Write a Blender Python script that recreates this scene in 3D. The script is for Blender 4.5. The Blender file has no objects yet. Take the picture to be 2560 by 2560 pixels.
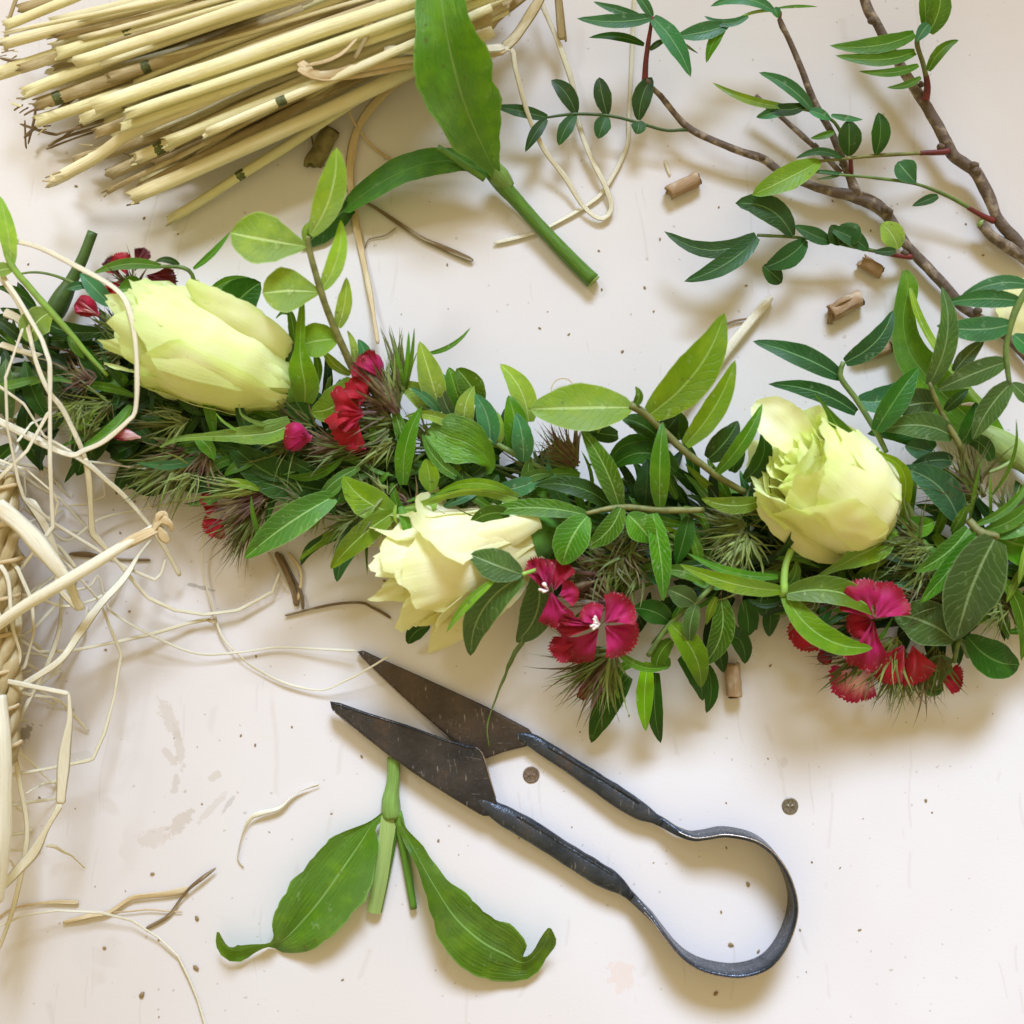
import bpy, bmesh, math, random
from mathutils import Vector, Matrix, noise
R = random.Random(7)
C = bpy.context.scene.collection
PX = 0.37 / 2560.0           # metres per photo pixel on the table top
HC = 3114.0                  # camera height in the same pixels (0.45 m)

# ------------------------------------------------------------------ camera, light, exposure
sc = bpy.context.scene
cam_d = bpy.data.cameras.new('camera'); cam = bpy.data.objects.new('camera', cam_d); C.objects.link(cam)
cam.location = (0, 0, HC * PX); cam.rotation_euler = (0, 0, 0)
cam_d.sensor_width = 36; cam_d.lens = 36 * HC / 2560.0
cam_d.clip_start = 0.01; cam_d.clip_end = 20
cam_d.dof.use_dof = True; cam_d.dof.focus_distance = (HC - 90) * PX; cam_d.dof.aperture_fstop = 5.6
sc.camera = cam
wd = bpy.data.worlds.new('World'); sc.world = wd; wd.use_nodes = True
bg = wd.node_tree.nodes['Background']; bg.inputs[0].default_value = (1.0, 0.78, 0.40, 1); bg.inputs[1].default_value = 0.53
def area(name, loc, target, sx, sy, power, col, spread):
    l = bpy.data.lights.new(name, 'AREA'); l.shape = 'RECTANGLE'; l.size = sx; l.size_y = sy
    l.energy = power; l.color = col; l.spread = math.radians(spread)
    o = bpy.data.objects.new(name, l); C.objects.link(o); o.location = loc
    o.rotation_euler = (Vector(target) - Vector(loc)).to_track_quat('-Z', 'Y').to_euler()
    return o
area('window_light', (0.22, 0.98, 0.76), (0.12, -0.27, 0), 0.70, 0.32, 1.72, (0.61, 0.745, 1.0), 32)
area('second_window_light', (-0.52, 0.60, 0.60), (-0.17, 0.13, 0.02), 0.22, 0.18, 0.085, (0.88, 0.92, 1.0), 22)
sc.view_settings.view_transform = 'Standard'; sc.view_settings.look = 'None'
sc.view_settings.exposure = 0.32; sc.view_settings.gamma = 1.0
sc.cycles.max_bounces = 8; sc.cycles.transmission_bounces = 4; sc.cycles.diffuse_bounces = 4; sc.cycles.glossy_bounces = 3

# ------------------------------------------------------------------ helpers
def Q(x, y, z=0.0):
    """photo point + height above the table (both in px) -> place in the room, in px units"""
    k = 1.0 - z / HC
    return Vector(((x - 1280) * k, -(y - 1280) * k, z))
def tag(o, label=None, cat=None, group=None, kind=None):
    if label: o['label'] = label
    if cat: o['category'] = cat
    if group: o['group'] = group
    if kind: o['kind'] = kind
    return o
def thing(name, at, label, cat, group=None):
    o = bpy.data.objects.new(name, None); C.objects.link(o); o.empty_display_size = 0.01
    o.location = Q(at[0], at[1], 0) * PX
    return tag(o, label, cat, group)
def wloc(o):
    v = Vector(o.location); p = o.parent
    while p: v += Vector(p.location); p = p.parent
    return v
def obj(name, verts, faces, mat, parent=None, uvs=None, smooth=True, origin=None, label=None):
    """verts in px units; one mesh object; uvs one per vertex"""
    org = Vector(origin) if origin is not None else Vector(verts[0])
    me = bpy.data.meshes.new(name)
    me.from_pydata([((Vector(v) - org) * PX)[:] for v in verts], [], faces)
    if uvs:
        ul = me.uv_layers.new(name='UVMap'); vi = [0] * len(me.loops); me.loops.foreach_get('vertex_index', vi)
        flat = []
        for i in vi: flat += [uvs[i][0], uvs[i][1]]
        ul.data.foreach_set('uv', flat)
    if smooth: me.polygons.foreach_set('use_smooth', [True] * len(me.polygons))
    me.materials.append(mat); me.update()
    o = bpy.data.objects.new(name, me); C.objects.link(o)
    w = org * PX
    if parent is not None: o.parent = parent; w = w - wloc(parent)
    o.location = w
    if label: o['label'] = label
    return o
def catmull(P, n):
    """resample a list of equal-length tuples to n+1 samples, evenly in parameter by chord length"""
    P = [tuple(p) for p in P]
    d = [0.0]
    for a, b in zip(P, P[1:]):
        d.append(d[-1] + max(1e-6, math.sqrt(sum((a[i] - b[i]) ** 2 for i in range(min(3, len(a)))))))
    out = []; j = 0
    for i in range(n + 1):
        s = d[-1] * i / n
        while j < len(P) - 2 and s > d[j + 1]: j += 1
        t = (s - d[j]) / (d[j + 1] - d[j])
        p0 = P[max(j - 1, 0)]; p1 = P[j]; p2 = P[j + 1]; p3 = P[min(j + 2, len(P) - 1)]
        out.append(tuple(0.5 * (2 * p1[k] + (p2[k] - p0[k]) * t + (2 * p0[k] - 5 * p1[k] + 4 * p2[k] - p3[k]) * t * t
                   + (-p0[k] + 3 * p1[k] - 3 * p2[k] + p3[k]) * t ** 3) for k in range(len(p1))))
    return out
UP = Vector((0, 0, 1))
def frames(pts):
    fr = []
    n = len(pts)
    for i in range(n):
        T = (pts[min(i + 1, n - 1)] - pts[max(i - 1, 0)])
        if T.length < 1e-6: T = Vector((1, 0, 0))
        T.normalize()
        X = T.cross(UP)
        if X.length < 0.15: X = fr[-1][1].copy() if fr else Vector((1, 0, 0))
        X.normalize(); N = X.cross(T).normalized()
        fr.append((T, X, N))
    return fr
def grid_faces(nv, nu, closed=False):
    F = []
    w = nu if closed else nu + 1
    for j in range(nv):
        for i in range(nu):
            a = j * w + i; b = j * w + (i + 1) % w
            F.append((a, b, b + w, a + w))
    return F
def blade(name, path, mat, parent, shape=None, fold=0.22, nv=12, nu=6, wave=0.02, label=None, seed=None, cup=0.0):
    """a leaf along path [(x,y,z,w,roll)] in px units (already placed by Q). shape(t)->0..1 or None when w is given per point"""
    sd = seed if seed is not None else R.random() * 100
    S = catmull(path, nv)
    pts = [Vector(s[:3]) for s in S]; fr = frames(pts)
    V = []; U = []
    for j, s in enumerate(S):
        t = j / nv; T, X, N = fr[j]
        w = s[3] * (shape(t) if shape else 1.0) * 0.5
        ro = math.radians(s[4]) if len(s) > 4 else 0.0
        Xr = X * math.cos(ro) + N * math.sin(ro); Nr = N * math.cos(ro) - X * math.sin(ro)
        for i in range(nu + 1):
            u = 2 * i / nu - 1
            e = 1 + ((wave * 3.4 * noise.noise(Vector((sd, t * 7, u * 3))) + wave * 2.2 * noise.noise(Vector((sd, t * 19, u * 3)))) if abs(u) > 0.9 else 0)
            h = fold * abs(u) ** 1.25 * w - cup * u * u * w + wave * 1.6 * s[3] * noise.noise(Vector((sd + 5, t * 4.5, u * 1.6)))
            V.append(pts[j] + Xr * (u * w * e) + Nr * h)
            U.append((i / nu, t))
    return obj(name, V, grid_faces(nv, nu), mat, parent, U, origin=pts[0], label=label)
def s_lance(t): return max(0.0, math.sin(math.pi * min(1, t * 0.93 + 0.07) ** 0.88)) ** 0.85 * 1.0 + (0.05 if t < 0.03 else 0.0)
def s_oval(t): return max(0.0, math.sin(math.pi * (t * 0.96 + 0.04) ** 1.02)) ** 0.78
def s_obov(t): return max(0.0, math.sin(math.pi * (t * 0.97 + 0.03) ** 1.45)) ** 0.75
def leaf(parent, b, t, w, kind='M', z=120, dz=20, bend=0.0, arch=0.10, roll=0, shape=None, fold=None, name='leaf', nv=10, nu=6, label=None, droop=0.0):
    """leaf from photo point b (height z) to photo point t (height z+dz)"""
    B = Q(b[0], b[1], z); T = Q(t[0], t[1], z + dz); D = T - B; L = D.length
    side = Vector((D.y, -D.x, 0)); side.normalize()
    P = []
    for s in (0, 0.25, 0.5, 0.75, 1.0):
        q = 4 * s * (1 - s)
        p = B + D * s + side * (bend * L * q) + UP * (arch * L * q)
        P.append((p.x, p.y, p.z, w, roll))
    if fold is None: fold = R.uniform(0.08, 0.3)
    if shape is None: shape = R.choice((s_lance, s_lance, s_oval))
    return blade(name, P, LEAFM[kind], parent, shape, fold, nv, nu, 0.018, label=label)
def tube(name, path, mat, parent, rs=None, sides=8, n=None, ell=1.0, caps=True, label=None, ridge=0.0, seed=0.0, vscale=1.0, lump=0.0):
    """tube along path [(x,y,z,r)]"""
    n = n or max(3, 3 * (len(path) - 1))
    S = catmull(path, n); pts = [Vector(s[:3]) for s in S]; fr = frames(pts)
    V = []; U = []; L = 0
    for j, s in enumerate(S):
        if j: L += (pts[j] - pts[j - 1]).length
        T, X, N = fr[j]
        for i in range(sides):
            a = 2 * math.pi * i / sides
            r = s[3] * (1 + ridge * noise.noise(Vector((seed + math.cos(a) * 2.2, math.sin(a) * 2.2, L * 0.002)))
                        + lump * noise.noise(Vector((seed + math.cos(a) * 1.2, math.sin(a) * 1.2, L * 0.03))))
            V.append(pts[j] + X * (math.cos(a) * r) + N * (math.sin(a) * r * ell)); U.append((i / sides, L / 100.0 * vscale))
    F = grid_faces(n, sides, True)
    if caps:
        F.append(tuple(reversed(range(sides)))); F.append(tuple(range(n * sides, n * sides + sides)))
    return obj(name, V, F, mat, parent, U, origin=pts[0], label=label)
def ribbon(name, path, mat, parent, n=None, thick=0.22, twist=0.0, label=None, seed=None, kink=False):
    """flat fibre along path [(x,y,z,w)], lens-like section; twist in turns"""
    sd = R.random() * 50 if seed is None else seed
    n = n or max(6, 5 * (len(path) - 1))
    if kink:
        P2 = []
        for a, b in zip(path, path[1:]): P2 += [tuple(a[k] * (1 - f) + b[k] * f for k in range(4)) for f in (0.04, 0.5, 0.96)]
        path = [path[0]] + P2 + [path[-1]]; n = len(path) * 3
    S = catmull(path, n); pts = [Vector(s[:3]) for s in S]; fr = frames(pts)
    sec = ((-1, 0), (-0.55, 0.8), (0.0, 0.55), (0.55, 0.9), (1, 0), (0.5, -0.8), (-0.5, -0.8))
    V = []; U = []; L = 0
    for j, s in enumerate(S):
        if j: L += (pts[j] - pts[j - 1]).length
        T, X, N = fr[j]
        a = twist * 2 * math.pi * j / n + 0.9 * noise.noise(Vector((sd, L * 0.006, 0)))
        Xr = X * math.cos(a) + N * math.sin(a); Nr = N * math.cos(a) - X * math.sin(a)
        w = s[3] * 0.5 * (1 + 0.28 * noise.noise(Vector((sd + 9, L * 0.012, 3))))
        if j == 0 or j == n: w *= 0.55
        for i, (u, h) in enumerate(sec):
            V.append(pts[j] + Xr * (u * w) + Nr * (h * w * thick)); U.append((i / 7, L / 100.0))
    F = grid_faces(n, 7, True); F.append(tuple(reversed(range(7)))); F.append(tuple(range(n * 7, n * 7 + 7)))
    return obj(name, V, F, mat, parent, U, origin=pts[0], label=label)
def QP(pts, w=None):
    """[(x,y,z,...)] photo points -> px units, keeping the rest"""
    return [tuple(Q(*p[:3])) + tuple(p[3:] if w is None else (w,)) for p in pts]

# ------------------------------------------------------------------ materials
class NT:
    def __init__(s, name):
        s.m = bpy.data.materials.new(name); s.m.use_nodes = True; s.t = s.m.node_tree; s.t.nodes.clear()
        s.out = s.n('ShaderNodeOutputMaterial')
    def n(s, typ, **k):
        o = s.t.nodes.new(typ)
        for a, v in k.items(): setattr(o, a, v)
        return o
    def l(s, a, b): s.t.links.new(a, b)
    def setin(s, inp, v):
        if hasattr(v, 'is_output'): s.l(v, inp)
        elif isinstance(v, (tuple, list)) and len(v) == 3 and inp.type == 'RGBA': inp.default_value = (*v, 1)
        else: inp.default_value = v
    def math(s, op, a, b=0.0, c=None):
        o = s.n('ShaderNodeMath', operation=op); s.setin(o.inputs[0], a); s.setin(o.inputs[1], b)
        if c is not None: s.setin(o.inputs[2], c)
        return o.outputs[0]
    def step(s, x, lo, hi, a=0.0, b=1.0):
        o = s.n('ShaderNodeMapRange', interpolation_type='SMOOTHSTEP'); s.setin(o.inputs[0], x)
        for i, v in enumerate((lo, hi, a, b)): o.inputs[i + 1].default_value = v
        return o.outputs[0]
    def mix(s, f, a, b, mode='MIX'):
        o = s.n('ShaderNodeMix', data_type='RGBA', blend_type=mode); s.setin(o.inputs[0], f); s.setin(o.inputs[6], a); s.setin(o.inputs[7], b)
        return o.outputs[2]
    def noise(s, vec, scale, detail=3, rough=0.55):
        o = s.n('ShaderNodeTexNoise'); s.l(vec, o.inputs['Vector']); o.inputs['Scale'].default_value = scale
        o.inputs['Detail'].default_value = detail; o.inputs['Roughness'].default_value = rough
        return o.outputs['Fac']
    def uv(s): return s.n('ShaderNodeTexCoord').outputs['UV']
    def ob(s): return s.n('ShaderNodeTexCoord').outputs['Object']
    def mapv(s, v, sc_, loc=None):
        o = s.n('ShaderNodeVectorMath', operation='MULTIPLY'); s.l(v, o.inputs[0]); o.inputs[1].default_value = sc_
        if loc is None: return o.outputs[0]
        p = s.n('ShaderNodeVectorMath', operation='ADD'); s.l(o.outputs[0], p.inputs[0]); s.setin(p.inputs[1], loc); return p.outputs[0]
    def rnd(s): return s.n('ShaderNodeObjectInfo').outputs['Random']
    def bump(s, h, strength=0.3, dist=0.001):
        o = s.n('ShaderNodeBump'); s.l(h, o.inputs['Height']); o.inputs['Strength'].default_value = strength; o.inputs['Distance'].default_value = dist
        return o.outputs[0]
    def bsdf(s, col, rough=0.5, metal=0.0, normal=None, spec=0.5, sss=0.0, trans=0.0, transcol=None, sheen=0.0):
        b = s.n('ShaderNodeBsdfPrincipled'); s.setin(b.inputs['Base Color'], col); s.setin(b.inputs['Roughness'], rough)
        s.setin(b.inputs['Metallic'], metal); b.inputs['Specular IOR Level'].default_value = spec
        if sheen: b.inputs['Sheen Weight'].default_value = sheen
        if sss:
            b.inputs['Subsurface Weight'].default_value = sss; b.inputs['Subsurface Radius'].default_value = (0.004, 0.004, 0.0015); b.inputs['Subsurface Scale'].default_value = 1.0
        if normal is not None: s.l(normal, b.inputs['Normal'])
        if trans:
            t = s.n('ShaderNodeBsdfTranslucent'); s.setin(t.inputs[0], transcol if transcol is not None else col)
            if normal is not None: s.l(normal, t.inputs['Normal'])
            m = s.n('ShaderNodeMixShader'); m.inputs[0].default_value = trans; s.l(b.outputs[0], m.inputs[1]); s.l(t.outputs[0], m.inputs[2]); s.l(m.outputs[0], s.out.inputs[0])
        else: s.l(b.outputs[0], s.out.inputs[0])
        return s.m

def hsv(k, c, h=0.5, sa=1.0, v=1.0):
    o = k.n('ShaderNodeHueSaturation'); k.setin(o.inputs['Hue'], h); k.setin(o.inputs['Saturation'], sa); k.setin(o.inputs['Value'], v); k.setin(o.inputs['Color'], c)
    return o.outputs[0]
def leaf_mat(name, col, vein, side=0.35, rough=0.42, trans=0.22, nveins=11.0, width=0.05, long_veins=False, blotch=0.30, spec=0.32):
    k = NT(name); uv = k.uv(); sep = k.n('ShaderNodeSeparateXYZ'); k.l(uv, sep.inputs[0]); u, v = sep.outputs[0], sep.outputs[1]
    a = k.math('MULTIPLY', k.math('ABSOLUTE', k.math('SUBTRACT', u, 0.5)), 2.0)
    r = k.rnd()
    mid = k.math('SUBTRACT', 1.0, k.step(a, width * 0.5, width * 1.6))
    nz0 = k.noise(k.mapv(uv, (1.2, 2.4, 1)), 3.0, 2)
    if long_veins:
        q = k.math('FRACT', k.math('ADD', k.math('MULTIPLY', a, 8.0), k.math('MULTIPLY', nz0, 0.9)))
    else:
        q = k.math('FRACT', k.math('ADD', k.math('SUBTRACT', k.math('MULTIPLY', v, nveins), k.math('MULTIPLY', a, 2.3)), k.math('MULTIPLY', nz0, 1.5)))
    sv = k.math('SUBTRACT', 1.0, k.step(k.math('ABSOLUTE', k.math('SUBTRACT', q, 0.5)), 0.03, 0.13))
    nz = k.noise(k.mapv(k.ob(), (1, 1, 1), None), 140, 3)
    big = k.noise(k.ob(), 45, 2)
    base = hsv(k, col, k.math('ADD', 0.49, k.math('MULTIPLY', r, 0.022)), k.step(big, 0.3, 0.7, 0.98, 1.16), k.math('ADD', k.math('MULTIPLY', r, 0.50), 0.62))
    c2 = hsv(k, base, 0.485, 1.05, 1.0 + blotch)
    base = k.mix(k.step(nz, 0.42, 0.7, 0, 0.8), base, c2)
    c = k.mix(k.math('MULTIPLY', k.math('MULTIPLY', sv, side * 0.62), k.step(big, 0.3, 0.65, 0.35, 1.0)), base, vein); c = k.mix(k.math('MULTIPLY', mid, 0.8), c, vein)
    c = k.mix(k.step(a, 0.93, 1.0, 0, 0.55), c, vein)
    spt = k.noise(k.mapv(k.ob(), (1, 1, 1)), 330, 2, 0.4); c = k.mix(k.step(spt, 0.70, 0.76, 0, 0.5), c, (0.10, 0.085, 0.02)); spt2 = k.noise(k.mapv(k.ob(), (1.3, 1, 1)), 210, 3, 0.7); c = k.mix(k.step(spt2, 0.62, 0.72, 0, 0.3), c, hsv(k, vein, 0.5, 0.7, 1.1))
    h = k.math('ADD', k.math('MULTIPLY', k.math('ADD', mid, k.math('MULTIPLY', sv, 0.45)), -1.0), k.math('MULTIPLY', nz, 0.8))
    if long_veins: h = k.math('ADD', h, k.math('MULTIPLY', k.noise(k.mapv(uv, (9, 5, 1)), 1.6, 4, 0.6), 3.0))
    bp = k.bump(h, 0.45 if long_veins else 0.35, 0.0007)
    ro = k.step(nz, 0.3, 0.75, rough - 0.06, rough + 0.14)
    return k.bsdf(c, ro, 0, bp, spec, trans=trans, transcol=hsv(k, c, 0.485, 1.15, 1.7))
LEAFM = {
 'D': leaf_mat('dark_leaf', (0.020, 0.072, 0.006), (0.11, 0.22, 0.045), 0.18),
 'K': leaf_mat('gap_shade_leaf', (0.009, 0.036, 0.004), (0.035, 0.10, 0.02), 0.15),  # near-black green: shade of the garland's gaps put into the leaf colour
 'M': leaf_mat('mid_leaf', (0.070, 0.185, 0.012), (0.24, 0.40, 0.09), 0.22),
 'V': leaf_mat('veined_leaf', (0.080, 0.215, 0.028), (0.34, 0.56, 0.17), 0.55),
 'Y': leaf_mat('olive_leaf', (0.160, 0.275, 0.024), (0.36, 0.50, 0.12), 0.12),
 'L': leaf_mat('lime_leaf', (0.260, 0.420, 0.080), (0.52, 0.66, 0.24), 0.10, rough=0.55),
 'B': leaf_mat('blue_green_leaf', (0.060, 0.190, 0.072), (0.24, 0.42, 0.20), 0.2),
 'G': leaf_mat('grey_green_leaf', (0.066, 0.125, 0.034), (0.27, 0.38, 0.16), 0.4),
 'T': leaf_mat('dark_twig_leaf', (0.030, 0.085, 0.022), (0.13, 0.24, 0.08), 0.15),
 'A': leaf_mat('broad_leaf', (0.105, 0.235, 0.032), (0.24, 0.42, 0.11), 0.32, long_veins=True, width=0.030, blotch=0.35, rough=0.33, spec=0.5),
 'A2': leaf_mat('broad_leaf_shaded', (0.055, 0.135, 0.018), (0.13, 0.25, 0.05), 0.25, long_veins=True, width=0.03, blotch=0.4),  # darker copy of the broad leaf, shade painted into its colour
 'S': leaf_mat('sepal_green', (0.200, 0.360, 0.055), (0.42, 0.58, 0.2), 0.25, rough=0.6, long_veins=True),
}
def simple(name, col, rough=0.5, var=0.3, scale=200, metal=0, trans=0.0, bump=0.2, stretch=(1, 1, 1), spec=0.4, usevu=False, col2=None, lo=0.35, hi=0.7, bdist=0.0005, rndv=0.3):
    k = NT(name); src = k.uv() if usevu else k.ob(); nz = k.noise(k.mapv(src, stretch), scale, 4)
    b = hsv(k, col, 0.5, 1.0, k.math('ADD', 1 - rndv / 2, k.math('MULTIPLY', k.rnd(), rndv)))
    c = k.mix(k.step(nz, lo, hi), b, col2 if col2 else hsv(k, b, 0.5, 0.95, 1 - var))
    return k.bsdf(c, rough, metal, k.bump(nz, bump, bdist), spec, trans=trans)
def straw_mat(name, a, b, dark, rough=0.5):
    k = NT(name); uv = k.uv(); r = k.rnd()
    off = k.n('ShaderNodeCombineXYZ'); k.l(k.math('MULTIPLY', r, 40.0), off.inputs[1]); k.l(k.math('MULTIPLY', r, 17.0), off.inputs[2])
    st = k.noise(k.mapv(uv, (14, 0.22, 1), off.outputs[0]), 3.0, 4, 0.65)
    fine = k.noise(k.mapv(uv, (60, 0.8, 1), off.outputs[0]), 3.0, 2, 0.6)
    blot = k.noise(k.mapv(uv, (1.2, 0.5, 1), off.outputs[0]), 2.0, 3, 0.6)
    c = k.mix(r, a, b); c = k.mix(k.step(st, 0.42, 0.72, 0, 0.6), c, hsv(k, c, 0.490, 1.2, 0.78))
    c = k.mix(k.step(blot, 0.55, 0.8, 0, 0.55), c, dark); c = k.mix(k.step(fine, 0.58, 0.78, 0, 0.26), c, dark); crack = k.noise(k.mapv(uv, (22, 0.12, 1), off.outputs[0]), 2.2, 2, 0.5); c = k.mix(k.step(crack, 0.70, 0.73, 0, 0.55), c, hsv(k, dark, 0.5, 1.0, 0.7)); c = k.mix(k.step(blot, 0.50, 0.30, 0, 0.45), c, (0.98, 0.95, 0.70))
    h = k.math('ADD', st, k.math('MULTIPLY', fine, 0.5))
    return k.bsdf(c, rough, 0, k.bump(h, 0.55, 0.0007), 0.45, trans=0.12)
M_straw = straw_mat('straw', (0.96, 0.92, 0.50), (0.97, 0.88, 0.56), (0.70, 0.54, 0.24))
M_straw_old = straw_mat('weathered_straw', (0.52, 0.41, 0.20), (0.62, 0.50, 0.26), (0.28, 0.19, 0.09), 0.65)
M_raffia = straw_mat('raffia', (0.97, 0.91, 0.66), (0.98, 0.94, 0.76), (0.90, 0.76, 0.48), 0.5)
M_raffia_tan = straw_mat('tan_raffia', (0.80, 0.62, 0.34), (0.84, 0.68, 0.40), (0.52, 0.33, 0.13), 0.55)
M_dry = straw_mat('dry_brown_fibre', (0.22, 0.15, 0.07), (0.30, 0.20, 0.09), (0.10, 0.06, 0.03), 0.7)
M_reed = straw_mat('cut_reed', (0.46, 0.30, 0.16), (0.50, 0.34, 0.19), (0.26, 0.15, 0.07), 0.6)
M_pith = simple('dark_pith', (0.16, 0.09, 0.045), 0.9, 0.5, 900)
M_node = simple('green_node', (0.13, 0.155, 0.045), 0.6, 0.6, 500)
M_bark = simple('bark', (0.130, 0.095, 0.070), 0.8, 0.5, 260, bump=0.8, col2=(0.36, 0.29, 0.21), lo=0.45, hi=0.72, bdist=0.0012, rndv=0.1)
M_redtwig = simple('red_twig', (0.19, 0.030, 0.028), 0.45, 0.4, 300)
M_greentwig = simple('green_twig', (0.14, 0.22, 0.045), 0.5, 0.35, 300)
M_browntwig = simple('brown_twig', (0.20, 0.20, 0.06), 0.6, 0.5, 300, col2=(0.12, 0.13, 0.03))
M_limestem = simple('lime_stem', (0.27, 0.46, 0.07), 0.45, 0.2, 300)
M_stem = simple('fleshy_stem', (0.115, 0.27, 0.022), 0.38, 0.35, 4, stretch=(10, 0.6, 1), usevu=True, bump=0.25, spec=0.5, trans=0.1)
M_palestem = simple('pale_stem', (0.40, 0.56, 0.16), 0.42, 0.25, 4, stretch=(8, 0.5, 1), usevu=True, bump=0.25, trans=0.15)
M_dkstem = simple('dark_stem', (0.06, 0.12, 0.018), 0.45, 0.3, 300)
M_bractg = simple('green_bract', (0.115, 0.165, 0.022), 0.6, 0.5, 150, col2=(0.10, 0.085, 0.03), trans=0.15)
M_bractp = simple('purple_bract', (0.090, 0.040, 0.026), 0.6, 0.4, 150, col2=(0.20, 0.16, 0.06), trans=0.15)
M_bractl = simple('pale_bract', (0.24, 0.31, 0.07), 0.6, 0.4, 150, trans=0.15)
M_stamen = simple('stamen', (0.85, 0.72, 0.66), 0.6, 0.1, 300)
M_stem2 = simple('pale_joint', (0.24, 0.42, 0.085), 0.42, 0.3, 3, stretch=(8, 0.5, 1), usevu=True, bump=0.3, trans=0.12)
# ------------------------------------------------------------------ table top
def table_material():
    k = NT('painted_board'); ob = k.ob()
    n1 = k.noise(ob, 7, 3); n2 = k.noise(ob, 900, 2); n3 = k.noise(k.mapv(ob, (1, 3, 1)), 60, 4)
    c = k.mix(k.step(n1, 0.35, 0.65), (0.700, 0.662, 0.645), (0.728, 0.705, 0.700))
    sp = k.noise(ob, 420, 1, 0.3)
    c = k.mix(k.step(sp, 0.755, 0.79, 0, 0.45), c, (0.38, 0.31, 0.25))
    c = k.mix(k.step(n3, 0.62, 0.8, 0, 0.25), c, (0.66, 0.60, 0.54))
    # thin scratches
    wob = k.n('ShaderNodeVectorMath', operation='ADD'); k.l(ob, wob.inputs[0])
    nv = k.n('ShaderNodeTexNoise'); k.l(ob, nv.inputs['Vector']); nv.inputs['Scale'].default_value = 9
    sc2 = k.n('ShaderNodeVectorMath', operation='SCALE'); k.l(nv.outputs['Color'], sc2.inputs[0]); sc2.inputs['Scale'].default_value = 0.05; k.l(sc2.outputs[0], wob.inputs[1])
    scr = None
    for ang, den in ((0.5, 26), (2.0, 19), (1.2, 23)):
        m = k.n('ShaderNodeMapping'); k.l(wob.outputs[0], m.inputs[0]); m.inputs['Rotation'].default_value = (0, 0, ang); m.inputs['Scale'].default_value = (den, 2.0, 1)
        vo = k.n('ShaderNodeTexVoronoi', feature='DISTANCE_TO_EDGE'); k.l(m.outputs[0], vo.inputs['Vector']); vo.inputs['Scale'].default_value = 1.0
        q = k.math('MULTIPLY', k.math('SUBTRACT', 1.0, k.step(vo.outputs['Distance'], 0.0, 0.012)), k.step(k.noise(k.mapv(ob, (1, 1, 1)), 13 + den, 2), 0.56, 0.62))
        scr = q if scr is None else k.math('MAXIMUM', scr, q)
    c = k.mix(k.math('MULTIPLY', scr, 0.22), c, (0.52, 0.46, 0.41))
    # dried glue and dirt stains with a shape of their own
    edge = k.noise(ob, 330, 4, 0.7)
    for (x, y, a, b, rot, s, col) in ((425, 1800, 60, 20, -65, .5, (.56, .50, .43)), (448, 1870, 52, 12, -80, .5, (.55, .485, .42)), (428, 1895, 26, 12, -50, .5, (.55, .485, .42)),
                                      (438, 1960, 30, 9, 80, .45, (.5, .46, .4)), (450, 2055, 46, 18, 50, .55, (.53, .46, .38)), (385, 2095, 44, 26, 10, .4, (.57, .50, .43)),
                                      (530, 2020, 58, 9, 47, .4, (.56, .51, .45)), (572, 2010, 30, 6, 55, .5, (.45, .42, .37)), (538, 1940, 20, 11, 40, .5, (.55, .5, .4)),
                                      (62, 1836, 32, 14, 50, .8, (.28, .26, .2)), (205, 1890, 30, 14, 0, .35, (.5, .5, .42)), (500, 1468, 40, 5, -15, .6, (.3, .28, .26)),
                                      (1555, 2440, 34, 44, 10, .35, (.72, .52, .42)), (1960, 1905, 9, 16, 0, .4, (.55, .485, .42)), (650, 1440, 60, 70, 0, .3, (.55, .48, .40))):
        p = Q(x, y) * PX; d = k.n('ShaderNodeMapping', vector_type='TEXTURE'); k.l(ob, d.inputs[0])
        d.inputs['Location'].default_value = p; d.inputs['Rotation'].default_value = (0, 0, math.radians(rot)); d.inputs['Scale'].default_value = (a * PX, b * PX, 1)
        ln = k.n('ShaderNodeVectorMath', operation='LENGTH'); k.l(d.outputs[0], ln.inputs[0])
        f = k.math('SUBTRACT', 1.0, k.math('ADD', ln.outputs['Value'], k.math('MULTIPLY', k.math('SUBTRACT', edge, 0.5), 2.6)))
        c = k.mix(k.step(f, 0.0, 0.16, 0, s), c, col)
    h = k.math('ADD', k.math('MULTIPLY', n2, 0.4), k.math('ADD', k.math('MULTIPLY', n1, 2.0), k.math('MULTIPLY', scr, -1.0)))
    return k.bsdf(c, k.step(n3, 0.3, 0.7, 0.36, 0.46), 0, k.bump(h, 0.10, 0.0008), 0.45)
M_table = table_material()
tw = 5200
table = obj('table_top', [(-tw, -tw, 0), (tw, -tw, 0), (tw, tw, 0), (-tw, tw, 0)], [(0, 1, 2, 3)], M_table, None, None, False, origin=(0, 0, 0))
tag(table, 'white painted board table top with scratches and faint stains', None, None, 'structure')
M_screw_dark = simple('rusted_screw', (0.10, 0.065, 0.04), 0.7, 0.5, 2500, metal=0.3, col2=(0.28, 0.2, 0.13))
M_screw = simple('worn_screw', (0.30, 0.26, 0.20), 0.45, 0.4, 1800, metal=0.6, col2=(0.14, 0.12, 0.08))
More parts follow.
